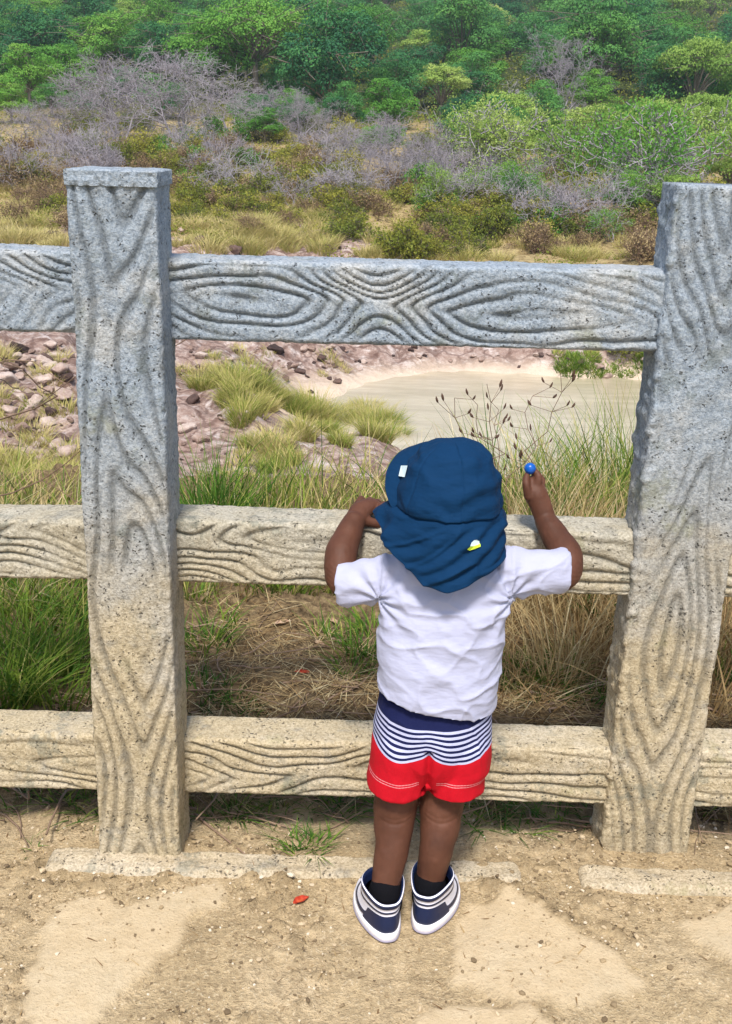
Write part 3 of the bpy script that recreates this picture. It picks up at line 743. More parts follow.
# green tufts close behind the fence (px, py of the root, radius m, blades, height, tint)
spec = []
for px, py, r, n, h, tm in [(15, 690, .13, 260, .20, .42), (60, 680, .10, 150, .18, .40), (40, 640, .14, 170, .17, .5), (85, 640, .08, 120, .16, .35), (10, 620, .2, 260, .2, .45), (75, 600, .1, 90, .18, .5), (0, 720, .10, 200, .18, .42), (55, 715, .10, 110, .16, .45),
                       (205, 660, .07, 80, .09, .33), (218, 645, .05, 50, .09, .33), (200, 710, .08, 120, .05, .15), (240, 715, .06, 70, .04, .12), (195, 612, .07, 70, .10, .5), (280, 606, .08, 80, .13, .5), (260, 600, .08, 80, .12, .45),
                       (350, 690, .05, 60, .08, .30), (365, 668, .06, 90, .10, .33), (372, 640, .06, 60, .10, .4), (350, 600, .08, 90, .12, .5), (330, 650, .05, 40, .08, .4), (300, 600, .10, 90, .1, .55),
                       (515, 690, .06, 90, .08, .3), (550, 690, .07, 120, .07, .3), (560, 680, .05, 60, .10, .2), (600, 650, .05, 60, .25, .15), (540, 705, .08, 90, .05, .2), (585, 715, .05, 60, .05, .12), (720, 700, .08, 90, .12, .35), (725, 640, .07, 70, .12, .4),
                       (590, 620, .06, 60, .3, .2), (520, 610, .05, 30, .1, .5)]:
    x, y = gp(px, py); spec.append((x, y, r, n * 1.2, h, .0042, .35, .7, tm, .14))
for px, py, n, h in [(305, 850, 60, .035), (318, 846, 40, .03), (290, 843, 30, .03), (230, 812, 40, .05), (240, 806, 40, .06), (470, 818, 40, .05), (345, 805, 50, .05), (30, 850, 12, .02), (520, 822, 40, .04), (600, 700, 40, .05)]:
    q = G(px, py); spec.append((q[0], q[1], .035, n, h, .0028, .9, .9, .25, .15))
g = np.random.default_rng(3)
for _ in range(70):
    q = G(g.uniform(-40, 770), g.uniform(800, 822)); spec.append((q[0], q[1] + .03, .03, g.integers(6, 26), g.uniform(.02, .055), .003, .9, .9, g.uniform(.1, .6), .2))
tufts('grass', spec, 'grass')
# tall grass at the edge of the drop, seen over the middle rail
spec = []
g = np.random.default_rng(11)
def band(x0, x1, y0, y1, n, r, k, h, tm, ts, w=.005, bend=.55, lean=.22):
    for _ in range(n):
        Y = g.uniform(y0, y1); px = g.uniform(x0, x1); x = P(px, 500, Y)[0]
        spec.append((x, Y, r, k, h * g.uniform(.7, 1.2), w, lean, bend * g.uniform(.5, 1.3), tm + g.normal(0, .08), ts))
band(-150, 80, 2.7, 3.6, 22, .14, 45, .28, .50, .22); band(-150, 60, 3.2, 4.2, 14, .15, 40, .34, .75, .15)
band(176, 232, 3.0, 3.5, 7, .09, 80, .33, .30, .14); band(178, 300, 3.1, 4.0, 7, .13, 26, .30, .5, .2)
band(270, 400, 3.0, 3.9, 12, .15, 20, .30, .70, .14); band(310, 400, 3.2, 4.0, 5, .12, 18, .40, .45, .15)
band(495, 660, 2.9, 3.7, 20, .13, 48, .43, .50, .20); band(560, 720, 2.9, 3.8, 12, .14, 42, .44, .42, .2); band(640, 900, 2.9, 3.8, 16, .14, 60, .5, .45, .2)
band(500, 560, 3.0, 3.6, 6, .12, 50, .42, .35, .15)
tufts('tall_grass', spec, 'grass')
spec = []
band(490, 640, 2.6, 3.3, 28, .12, 75, .34, .62, .2, .0034, .5, .3); band(555, 620, 2.35, 2.8, 6, .08, 60, .34, .66, .18, .0028, .5, .25); band(630, 900, 2.2, 3.2, 22, .13, 90, .32, .45, .2, .0034)
band(180, 400, 2.8, 3.5, 10, .13, 40, .22, .65, .2, .0034, .7, .4); band(-150, 90, 2.5, 3.4, 16, .14, 60, .28, .7, .18, .0034, .9, .4); band(400, 500, 2.8, 3.6, 8, .13, 60, .3, .6, .2)
band(500, 640, 2.2, 2.8, 20, .12, 50, .12, .4, .2, .003, .9, 1.2)
tufts('dry_grass', spec, 'straw')
# flattened straw litter on the soil behind the fence
g = np.random.default_rng(5); n = 46000
bx, by = g.uniform(-1.5, 1.7, n), 1.86 + 1.7 * g.random(n) ** 1.3
keep = fbm(bx, by, 0, 4, 3, 50) > -.35; bx, by = bx[keep], by[keep]; n = len(bx)
base = np.stack([bx, by, gz(bx, by) + g.uniform(0, .012, n)], 1)
V, Fq = blades(base, g.uniform(.02, .10, n), g.uniform(.0010, .0032, n), np.full(n, 1.0), g, np.full(n, .1), 3)
k = V.reshape(n, -1, 3); k[:, :, 2] = base[:, None, 2] + (k[:, :, 2] - base[:, None, 2]) * g.uniform(.0, .28, n)[:, None]; V = k.reshape(-1, 3)
me = fast(V, Fq); attr(me, 'tint', np.repeat(np.clip(g.normal(.46, .30, n), 0, 1), 8)); tag(link('straw_litter', me, M['straw']), kind='stuff')
g = np.random.default_rng(6); n = 420
bx, by = g.uniform(-1.1, 1.1, n), g.uniform(1.1, 1.9, n); base = np.stack([bx, by, gz(bx, by) + .001], 1)
V, Fq = blades(base, g.uniform(.004, .022, n), g.uniform(.001, .0024, n), np.full(n, 1.0), g, np.full(n, .1), 3)
k = V.reshape(n, -1, 3); k[:, :, 2] = base[:, None, 2] + (k[:, :, 2] - base[:, None, 2]) * .08; V = k.reshape(-1, 3)
me = fast(V, Fq); attr(me, 'tint', np.repeat(np.clip(g.normal(.2, .25, n), 0, 1), 8)); tag(link('straw_debris', me, M['straw']), kind='stuff')
# roots and twigs under the bottom rail
g = np.random.default_rng(15); S = []
for _ in range(300):
    px = g.uniform(-60, 760); Y = 1.82 + .8 * g.random() ** 1.6; x = P(px, 700, Y)[0]; p = np.array([x, Y, float(gz(x, Y)) + .006]); a = g.uniform(0, 6.28); d = np.array([math.cos(a), math.sin(a) * .6, .02])
    r = g.uniform(.0012, .0042)
    for _ in range(5):
        d = d + g.normal(size=3) * np.array([.35, .35, .12]); q = p + d * .028; q[2] = max(q[2], float(gz(q[0], q[1])) + .003); S.append([*p, *q, r, r * .9]); p = q; r *= .85
me = segs_mesh(S); me.attributes['tint'].data.foreach_set('value', np.repeat(g.random(len(S)), 8).astype(np.float32)); tag(link('twig_litter', me, M['twig_brown']), kind='stuff')

# low green and yellow ground cover on far slopes: tussocks
spec = []
VV, FF, TT, n0 = [], [], [], 0
g = np.random.default_rng(21)
def tuss(px, py, r, n, h, tm, w=.02):
    global n0
    k_ = g.uniform(.6, 1.25); r, h = r * k_, h * k_; tm = tm + g.normal(0, .06)
    q = hit(px, py, 6); a = g.uniform(0, 6.283, n); rr = r * np.sqrt(g.random(n)); bx, by = q[0] + rr * np.cos(a), q[1] + rr * np.sin(a)
    base = np.stack([bx, by, H(bx, by) - .05], 1)
    V, Fq = blades(base, h * g.uniform(.5, 1.1, n), w * g.uniform(.7, 1.4, n), .5 * (rr / r) * g.uniform(.3, 1.2, n), g, g.uniform(.1, .9, n), 3, a + g.normal(0, .6, n))
    VV.append(V); FF.append(Fq + n0); n0 += len(V); TT.append(np.repeat(np.clip(g.normal(tm, .10, n), 0, 1), 8))
spots = [(215, 372, .5), (232, 378, .6), (248, 380, .6), (262, 388, .5), (225, 390, .5), (245, 398, .5), (265, 404, .5), (285, 402, .6), (300, 406, .6), (318, 410, .6), (335, 412, .6), (352, 410, .6), (368, 412, .65), (380, 420, .6), (355, 424, .6), (330, 424, .5), (372, 430, .5), (300, 425, .4),
         (252, 436, .45), (270, 445, .45), (285, 455, .35), (262, 460, .35), (205, 378, .45), (280, 392, .4), (340, 436, .4), (388, 436, .45), (240, 410, .35), (365, 400, .4), (310, 395, .3)]
for px, py, r in spots: tuss(px + 2 + g.normal(0, 3), py + 8 + g.normal(0, 2), r * .85, 520, r * 1.5, .70 + g.normal(0, .04), .022)
for _ in range(70): tuss(g.uniform(0, 64), g.uniform(165, 250), .6, 240, .8, .84, .03)
for _ in range(150): tuss(g.uniform(170, 350), g.uniform(195, 252), .7, 260, .85, .84, .035)
for _ in range(60): tuss(g.uniform(350, 660), g.uniform(225, 262), .7, 220, .75, .82, .035)
for _ in range(22): tuss(g.uniform(550, 660), g.uniform(352, 376), .45, 160, .35, .5, .04)
for _ in range(70): tuss(g.uniform(-330, 0), g.uniform(150, 250), .7, 150, .7, .8, .045)
for _ in range(16): tuss(g.uniform(-5, 70), g.uniform(350, 450), .35, 160, .45, .8, .02)
for _ in range(14): tuss(g.uniform(180, 345), g.uniform(352, 385), .3, 140, .4, .8, .02)
for _ in range(30): tuss(g.uniform(0, 80), g.uniform(455, 500), .35, 140, .45, .76, .02)
for _ in range(12): tuss(g.uniform(175, 330), g.uniform(450, 500), .3, 120, .35, .8, .02)
for _ in range(140): tuss(g.uniform(-20, 740), g.uniform(140, 235), .9, 130, .6, .84, .05)
me = fast(np.concatenate(VV), np.concatenate(FF)); attr(me, 'tint', np.concatenate(TT)); tag(link('tussock_grass', me, M['grass']), kind='stuff')
# undergrowth that closes the gaps between shrubs and trees
n = 170000; g = np.random.default_rng(31)
yy = 60 + 340 * g.random(n) ** 1.6; xx = g.uniform(-1, 1, n) * (yy * .6 + 6)
dens = fbm(xx, yy, 0, .09, 3, 41) + .3 * noise(xx, yy, 0, .5, 4)
kp = dens + sstep(95, 118, yy) * .9 > .04; xx, yy, dens = xx[kp], yy[kp], dens[kp]
hh = np.abs(g.normal(0, .5, len(xx))) * (.7 + 1.0 * sstep(110, 150, yy)) + .05
q = np.stack([xx, yy, H(xx, yy) + hh], 1); V, Fq = leaves(q, np.clip(.0022 * yy, .16, .6), g)
me = fast(V, Fq); attr(me, 'tint', np.repeat(np.clip(.5 + .5 * noise(xx, yy, 0, .12, 9) - .25 * sstep(100, 130, yy) + g.normal(0, .12, len(xx)), 0, 1), 4))
tag(link('undergrowth', me, M['leaf_olive']), kind='stuff')

# ------------------------------------------------------------------ weeds and twigs near the fence
def weed(px, ptop, Y, seed, label, pods):
    g = np.random.default_rng(seed)
    base = P(px[0], 500, Y); base[2] = float(gz(base[0], Y)); top = P(px[1], ptop, Y + g.uniform(-.05, .05))
    ro = empty('seed_weed', base); tag(ro, label, 'weed', 'dry seed weeds above the middle rail')
    S = []; pts = [base + (top - base) * q + np.array([.03 * math.sin(3 * q) * g.normal(), 0, 0]) for q in np.linspace(0, 1, 12)]
    for i in range(11): S.append([*pts[i], *pts[i + 1], .0020 - .00011 * i, .0019 - .00011 * i])
    A = Acc(); PODS = []
    for j in range(pods):
        i = int(g.integers(6, 12)); c = pts[min(i, 11)]
        sgn = 1 if j % 2 else -1
        e = c + np.array([sgn * g.uniform(.015, .06), g.normal(0, .02), g.uniform(.0, .05)]); S.append([*c, *e, .0008, .0006])
        d = (e - c) / np.linalg.norm(e - c); s = g.uniform(.42, .68)
        A.tube([e, e + d * .006 * s + [0, 0, .003], e + d * .012 * s + [0, 0, .007], e + d * .016 * s + [0, 0, .012]], [.0025 * s, .0062 * s, .0055 * s, .0008], 7, 2); PODS.append(A.mesh()); A = Acc()
    me = segs_mesh(S); link('stem', me, M['twig_brown'], ro, False)
    for q in PODS: link('seed_pod', q, M['pod'], ro)

M['pod'] = plain('brown_seed_pods', (.085, .045, .03), .7)
weed((500, 488), 384, 2.95, 1, 'tallest dark podded weed stalk left of the blue ball', 10)
weed((476, 455), 398, 2.9, 2, 'thin podded weed stalk just above the top of the blue hat', 5)
weed((478, 478), 405, 3.0, 3, 'short podded stalk between the hat and the tallest stalk', 4)
weed((515, 560), 372, 2.95, 4, 'long slanting podded stalk reaching the top rail on the right', 9)
weed((498, 534), 396, 3.0, 5, 'slanting stalk with dark pods behind the raised hand', 9)
weed((488, 500), 410, 3.1, 6, 'shorter stalk with few pods behind the hat edge', 4)
g = np.random.default_rng(8)
for i, (px, py, Y, d, L, lab) in enumerate([(-30, 430, 2.5, (.9, .1, .45), .32, 'bare forked twig reaching in from the left edge above the middle rail'), (-20, 500, 2.6, (.8, .1, .35), .24, 'lower bare twig among the grass left of the left post'), (-40, 380, 2.8, (1, 0, .25), .26, 'thin bare branch just under the top rail at the left edge')]):
    S = []; p = P(px, py, Y); root = np.array([p[0] - .12, Y, float(gz(p[0] - .12, Y)) - .02]); S.append([*root, *((root + p) / 2 + [.02, 0, 0]), .004, .003]); S.append([*((root + p) / 2 + [.02, 0, 0]), *p, .003, .0024])
    grow(S, p, np.array(d) / np.linalg.norm(d), L, 0.0022, 3, g, .38, .02, (1, 3), .0011)
    o = link('bare_twig', segs_mesh(S), M['twig_brown'], None, False); tag(o, lab, 'twig', 'bare twigs at the left')

# ------------------------------------------------------------------ boulders
def stone(seed, sub=3):
    bm = bmesh.new(); bmesh.ops.create_icosphere(bm, subdivisions=sub, radius=1)
    me = bpy.data.meshes.new('stone'); bm.to_mesh(me); bm.free(); V = coords(me)
    g = np.random.default_rng(seed)
    for _ in range(9):          # flat cleaved faces
        d = g.normal(size=3); d /= np.linalg.norm(d); c = g.uniform(.42, .80); k = V @ d; V -= np.maximum(0, k - c)[:, None] * d * .9
    V *= 1 + .20 * fbm(V[:, 0], V[:, 1], V[:, 2], 1.9, 4, seed)[:, None]
    setco(me, V * g.uniform(.75, 1.15, 3)); return me
def rockmat(name, a, b, c):
    t = NT(name, .92, .15); p = t.co(); n = t.noise(p, 1.7, 7, .7); oi = t.n('ObjectInfo', 5)
    f = t.math('ADD', t.math('MULTIPLY', n, .8), t.math('MULTIPLY', oi, .35))
    return t.done(t.ramp(f, [(.30, a), (.52, b), (.80, c)]), t.bump(t.noise(p, 6, 6, .7), .7, .12))
M['rock'] = rockmat('pink_brown_rock', (.11, .07, .055), (.37, .26, .215), (.64, .53, .47))
M['darkrock'] = rockmat('dark_rock', (.03, .022, .02), (.085, .055, .05), (.18, .12, .10))
ST = [stone(200 + i) for i in range(6)]; SD = [m.copy() for m in ST]
for m in ST: m.materials.append(M['rock']); m.polygons.foreach_set('use_smooth', [True] * len(m.polygons))
for m in SD: m.materials.append(M['darkrock']); m.polygons.foreach_set('use_smooth', [True] * len(m.polygons))
ROCKS = []
def boulder(px, py, s, dark=False, flat=.7):
    q = hit(px, py, 6); me = (SD if dark else ST)[int(rng.integers(6))]; o = bpy.data.objects.new('boulder', me); COL.objects.link(o)
    m = s * mpp(q); o.location = (q[0], q[1], q[2] + m * .25 * flat); o.scale = (m, m, m * flat); o.rotation_euler = (rng.normal(0, .25), rng.normal(0, .25), rng.uniform(0, 6.28)); ROCKS.append((o, px, py, s, dark))
for px, py, s in [(192, 402, 8), (276, 352, 9), (285, 380, 5), (338, 383, 5), (25, 215, 9), (10, 237, 11), (52, 238, 8), (235, 252, 8), (200, 242, 7), (330, 250, 5), (300, 372, 5), (322, 360, 6), (60, 442, 9), (65, 378, 7), (415, 348, 4)]: boulder(px, py, s * 1.15, True, .8)
for px, py, s in [(14, 398, 8), (35, 405, 7), (62, 398, 9), (8, 370, 7), (28, 420, 9), (50, 425, 8), (66, 455, 11), (20, 378, 5), (45, 362, 6), (598, 368, 5), (606, 378, 5), (186, 430, 7), (200, 440, 7)]: boulder(px, py, s * 1.5)
for _ in range(150): boulder(rng.uniform(-10, 72), rng.uniform(345, 460), 2.2 + rng.exponential(2.6), rng.random() < .18)
for _ in range(40): boulder(rng.uniform(-260, -10), rng.uniform(340, 440), 2.5 + rng.exponential(2.8), rng.random() < .18)
for _ in range(60): boulder(rng.uniform(178, 345), rng.uniform(348, 380), 1.5 + rng.exponential(2.2), rng.random() < .3)
for _ in range(40): boulder(rng.uniform(178, 330), rng.uniform(385, 470), rng.uniform(1.5, 5), rng.random() < .2)
for _ in range(34): boulder(rng.uniform(330, 660), rng.uniform(351, 371), rng.uniform(1.5, 5), rng.random() < .3)
for _ in range(26): boulder(rng.uniform(170, 350), rng.uniform(228, 256), rng.uniform(1.5, 4.5), rng.random() < .4)
for _ in range(14): boulder(rng.uniform(0, 66), rng.uniform(200, 245), rng.uniform(2, 5), rng.random() < .5)
def rloc(px, py):
    if py < 300: return 'above the left rail, left of the left post' if px < 120 else 'just above the left half of the top rail'
    if px < 120: return 'on the rubble slope left of the left post'
    if px < 345: return 'on the pale slope left of the pond' if py > 384 else 'on the bank just under the top rail'
    return 'on the far shore of the pond'
B = {}
for r in ROCKS: B.setdefault((r[4], rloc(r[1], r[2]), r[3] > 6.8), []).append(r)
for (dk, wh, bigr), L in B.items():
    L.sort(key=lambda r: r[1])
    for i, r in enumerate(L):
        nm = ('large ' if bigr else 'small ') + ('dark brown' if dk else 'pinkish grey') + ' boulder '
        if len(L) == 1: lab = nm + wh
        elif len(L) <= 30: lab = ORD[i] + ' ' + nm + wh
        else: lab = nm + wh
        tag(r[0], lab, 'boulder', ('dark' if dk else 'pinkish') + ' boulders ' + wh)
# ================================================================== CHILD
def skinmat():
    t = NT('brown_skin', .60, .25); p = t.co()
    c = t.ramp(t.noise(p, 14, 4), [(.3, (.062, .024, .014)), (.55, (.098, .039, .023)), (.75, (.138, .060, .038))])
    t.b.inputs['Subsurface Weight'].default_value = .08; t.b.inputs['Subsurface Radius'].default_value = (.6, .25, .12); t.b.inputs['Subsurface Scale'].default_value = .006
    return t.done(c, t.bump(t.noise(p, 420, 3), .18, .0008))
M['skin'] = skinmat()
M['shirt'] = cloth('white_cotton', (.42, .435, .585), 1100, .0012, .9, .009)
M['hat'] = cloth('blue_cotton', (.001, .026, .080), 1200, .001, .85, .012)
M['sock'] = cloth('black_knit', (.003, .003, .005), 700)
M['white'] = plain('white_rubber', (.78, .76, .80), .55)
M['tagwhite'] = plain('woven_label', (.70, .85, .90), .7); M['neon'] = plain('neon_thread', (.62, .80, .05), .7)
M['eye'] = plain('eye_white', (.8, .8, .78), .2); M['iris'] = plain('dark_iris', (.02, .012, .008), .15); M['hair'] = plain('black_hair', (.012, .010, .009), .9)
child = empty('person', G(410, 915)); tag(child, 'toddler seen from behind in blue sun hat, white shirt and striped shorts, leaning on rail', 'person')
V3 = lambda *a: np.array(a, float)
A = Acc()
# legs
def leg(hip, hem, knee, calf, ankle, heel, toe):
    lo = ankle - V3(0, 0, .03); A.tube([hip, hem, knee, calf, ankle, lo], [.046, .0375, .0340, .0285, .0240, .024], 24, 8, fdir=(0, 1, 0))
    A.tube([heel, (heel + toe) / 2, toe], [.022, .022, .017], 14, 4)
LH, RH = G(389, 943), G(421, 934)                       # heel points on the ground
LT, RT_ = G(369, 880), G(446, 876)                      # toe points
LH[2] = RH[2] = LT[2] = RT_[2] = 0
def shoe_dir(h, t): d = (t - h); d[2] = 0; return d / np.linalg.norm(d)
LD, RD = shoe_dir(LH, LT), shoe_dir(RH, RT_)
aL = LH + LD * .043 + V3(0, 0, .078); aR = RH + RD * .043 + V3(0, 0, .078)
leg(P(404, 752, 1.575), P(396, 800, 1.555), P(394, 824, 1.542), P(392, 848, 1.524), aL, aL - V3(0, 0, .05), LH + LD * .11 + V3(0, 0, .03))
leg(P(452, 755, 1.575), P(442, 802, 1.560), P(440, 825, 1.546), P(436, 849, 1.528), aR, aR - V3(0, 0, .05), RH + RD * .11 + V3(0, 0, .03))
# trunk, neck, head
A.tube([P(432, 735, 1.58), P(437, 690, 1.585), P(442, 640, 1.592), P(448, 590, 1.60), P(449, 568, 1.605)], [.068, .062, .062, .052, .040], 26, 5)
HEAD = P(447, 492, 1.605)
A.tube([P(448, 572, 1.605), HEAD - V3(0, 0, .03)], [.036, .036], 18, 2)
face = V3(-math.sin(R(50)), math.cos(R(50)), -.05); face /= np.linalg.norm(face); side = np.cross(face, V3(0, 0, 1)); side /= np.linalg.norm(side); hup = np.cross(side, face)
fr = Matrix(((side[0], face[0], hup[0]), (side[1], face[1], hup[1]), (side[2], face[2], hup[2])))
def hp(s, f, u): return HEAD + side * s + face * f + hup * u
A.ball(HEAD, (.064, .074, .070), 22, fr); A.ball(hp(0, .022, -.035), (.050, .052, .042), 18, fr)
A.ball(hp(0, .076, -.020), (.011, .011, .009), 10, fr); A.tube([hp(0, .074, .004), hp(0, .080, -.018)], [.006, .008], 10)
A.ball(hp(0, .068, -.043), (.015, .007, .0045), 10, fr); A.ball(hp(0, .067, -.051), (.013, .007, .0050), 10, fr)
for s in (-1, 1):
    A.ball(hp(s * .068, -.004, -.014), (.006, .012, .018), 12, fr); A.ball(hp(s * .034, .050, -.032), (.020, .016, .018), 12, fr)
# arms
shL, shR = P(398, 574, 1.605), P(500, 569, 1.605)
eL, eR = P(341, 581, 1.632), P(565, 575, 1.632)
wL, wR = P(354, 522, 1.722), P(546, 521, 1.722)
A.tube([shL, (shL + eL) / 2, eL + V3(.004, 0, 0), P(341, 556, 1.668), P(348, 536, 1.70), wL], [.026, .025, .0262, .0275, .0235, .0195], 20, 6)
A.tube([shR, (shR + eR) / 2, eR - V3(.004, 0, 0), P(566, 556, 1.662), P(556, 538, 1.695), wR], [.026, .025, .0265, .0275, .0235, .0190], 20, 6)
# left hand laid over the top of the rail, fingers curling down behind it
kL = P(371, 506, 1.768); A.tube([wL, P(361, 511, 1.748), kL], [.0190, .0195, .0165], 16, 5, flat=.85)
rz = kL[2]
hd = (kL - wL); hd[2] = 0; hd /= np.linalg.norm(hd); hs = V3(hd[1], -hd[0], 0)
for i, (o, ln) in enumerate([(-.024, .034), (-.008, .041), (.008, .039), (.023, .030)]):
    a = kL + hs * o - hd * .004; dd = hd * .8 + V3(0, .6, 0); dd /= np.linalg.norm(dd)
    A.tube([a, a + dd * ln * .45 + V3(0, 0, .004), a + dd * ln * .85 - V3(0, 0, .006), a + dd * ln * 1.02 - V3(0, 0, .019)], [.0074, .0066, .0060, .0050], 10, 4)
a = wL + hd * .018 + hs * .012; A.tube([a, a + hs * .014 + hd * .012 - V3(0, 0, .006), a + hs * .018 + hd * .028 - V3(0, 0, .012)], [.0095, .0078, .0058], 10, 4)
# right hand upright, pinching a small blue ball between thumb and fingers
BALL = P(530, 468.5, 1.742)
pR = P(536, 494, 1.735); kR = P(534, 484, 1.742)
A.tube([wR, P(541, 506, 1.730), pR, kR], [.0175, .0190, .0195, .0150], 16, 5, flat=.8, fdir=(0, 1, 0))
def finger(*ps, r=(.0080, .0070, .0062, .0050)): A.tube(list(ps), list(r), 10, 4)
finger(P(537, 486, 1.735), P(538.5, 478, 1.737), P(536.5, 473, 1.742), P(533.2, 471, 1.743))               # index finger
finger(P(528.5, 496, 1.728), P(526.2, 486, 1.728), P(526.0, 479, 1.735), P(527.5, 473.5, 1.741), r=(.0085, .0070, .0060, .0048))   # thumb
finger(P(540, 488, 1.742), P(541.5, 481, 1.748), P(539, 476, 1.757), P(534, 475.5, 1.757))                     # middle finger
finger(P(541, 491, 1.749), P(541.5, 485, 1.760), P(538, 481, 1.769), P(533, 481, 1.766))                     # ring finger
finger(P(541, 495, 1.754), P(540.5, 490, 1.766), P(537, 487, 1.774), P(533, 487, 1.770), r=(.0070, .0060, .0055, .0045))   # little finger
body = fuse(A, .0020, 3); V = coords(body); N = normals(body); x, y, z = V.T
V += N * (.0005 * fbm(x, y, z, 70, 3, 90))[:, None]
for kz, cx_ in ((float(P(394, 826, 1.51)[2]), P(394, 824, 1.54)[0]), (float(P(440, 827, 1.51)[2]), P(440, 825, 1.546)[0])):      # creases behind the knees
    for dz, am in ((0, .0010), (.008, .0005)):
        V += N * (-am * np.exp(-((z - kz - dz - 8 * (x - cx_) ** 2) / .0022) ** 2) * (np.abs(x - cx_) < .035) * np.clip(-N[:, 1], 0, 1))[:, None]
for e_ in (eL, eR):                                                  # elbow folds
    d_ = np.linalg.norm(V - e_, axis=1); V += N * (-.0010 * np.sin(z * 900 + 300 * x) * np.exp(-(d_ / .022) ** 2))[:, None]
setco(body, V)
bo = link('body', body, M['skin'], child)
for s in (-1, 1):
    E = Acc(); E.ball(hp(s * .027, .0665, .002), .0095, 14, fr); eo = link('eye', E.mesh(), M['eye'], child)
    E = Acc(); E.ball(hp(s * .0275, .0735, .002), (.0045, .0035, .0045), 12, fr); link('iris', E.mesh(), M['iris'], eo)
# hair under the hat
E = Acc(); E.ball(hp(0, -.008, .012), (.064, .070, .060), 26, fr); me = E.mesh(); V = coords(me)
V += (normals(me) * (.0018 * noise(V[:, 0], V[:, 1], V[:, 2], 300, 3))[:, None]); setco(me, V); link('hair', me, M['hair'], child)
# ---- shirt
A = Acc()
def ell(c, rx, ry, k=56, tilt=0.0, p=2.3):
    a = np.linspace(0, 2 * math.pi, k, endpoint=False); ca, sa = np.cos(a), np.sin(a)
    x = rx * np.sign(ca) * np.abs(ca) ** (2 / p); y = ry * np.sign(sa) * np.abs(sa) ** (2 / p)
    return np.stack([c[0] + x, c[1] + y, c[2] + x * tilt], 1)
def smoothrings(rows, n=8, p=2.3):
    rows = [np.array([*c, rx, ry, tl], float) for c, rx, ry, tl in rows]; out = []
    for i in range(len(rows) - 1):
        p0, p1, p2, p3 = rows[max(i - 1, 0)], rows[i], rows[i + 1], rows[min(i + 2, len(rows) - 1)]
        for t in np.linspace(0, 1, n, endpoint=False): out.append(.5 * ((2 * p1) + (-p0 + p2) * t + (2 * p0 - 5 * p1 + 4 * p2 - p3) * t ** 2 + (-p0 + 3 * p1 - 3 * p2 + p3) * t ** 3))
    out.append(rows[-1]); return [ell(q[:3], q[3], q[4], tilt=q[5], p=p) for q in out]
def wpx(px0, px1, py, Y): a, b = P(px0, py, Y), P(px1, py, Y); return (b[0] - a[0]) / 2
def row(x0, x1, py, Y, ry, tl=0.0): return (P((x0 + x1) / 2, py, Y), wpx(x0, x1, py, Y), ry, tl)
A.rings(smoothrings([row(375, 496, 693, 1.583, .087, -.17), row(377, 498, 676, 1.585, .086, -.12), row(377, 502, 650, 1.590, .084, -.05), row(379, 506, 622, 1.597, .080), row(379, 511, 600, 1.60, .077), row(382, 516, 582, 1.603, .068), row(392, 508, 566, 1.605, .055), row(414, 484, 554, 1.608, .042)]))
def sleeve(c0, c1, r0_, r1_):
    ax = (c1 - c0) / np.linalg.norm(c1 - c0); u = np.cross(ax, V3(0, 1, 0)); u /= np.linalg.norm(u); v = np.cross(ax, u); rs = []
    a = np.linspace(0, 2 * math.pi, 40, endpoint=False)
    for q in np.linspace(0, 1, 14):
        c = c0 + (c1 - c0) * q; r = r0_ + (r1_ - r0_) * q
        rs.append(c + np.outer(np.cos(a), u) * r * 1.04 + np.outer(np.sin(a), v) * r * .98)
    A.rings(rs)
sleeve(P(412, 577, 1.602), P(341, 583, 1.630), .039, .0345)
sleeve(P(492, 574, 1.602), P(565, 572, 1.630), .040, .0345)
me = fuse(A, .0026, 7)
V = coords(me); N = normals(me)
x, y, z = V.T
cx = HEAD[0]
fold = .0030 * fbm(x + .5 * z, y, z * 1.4, 15, 3, 61) + .0044 * (ridged(x * .8 + .45 * z + .008 * noise(x, y, z, 30, 2), y * .5, z * 1.5 - .5 * x, 17, 5, 5) - .25) + .0024 * (ridged(x * .9 - .7 * z, y * .5, z * 1.1 + .5 * x, 26, 15, 6) - .2) + .0010 * np.sin((z * 1.0 + .35 * (x - cx) + .012 * noise(x, y, z, 22, 3)) * 230) * sstep(.42, .34, z) * sstep(-.1, .5, noise(x, y, z, 14, 8) + .2)
# drag folds running from the armpits to the middle of the back
for s, ap in ((-1, P(380, 600, 1.57)), (1, P(512, 598, 1.57))):
    d = np.hypot(x - ap[0], z - ap[2]); an = np.arctan2(z - ap[2], -(x - ap[0]) * s)
    fold += .0032 * np.sin(an * 9 + 2 * noise(x, y, z, 12, 5)) * np.exp(-(d / .075) ** 2)
fold += -.0016 * np.exp(-((np.abs(x - (P(381, 570, 1.58)[0])) / .0016) ** 2)) * (z > .55) - .0016 * np.exp(-((np.abs(x - (P(512, 570, 1.58)[0])) / .0016) ** 2)) * (z > .55)
V += N * fold[:, None]; setco(me, V)
link('shirt', me, M['shirt'], child)
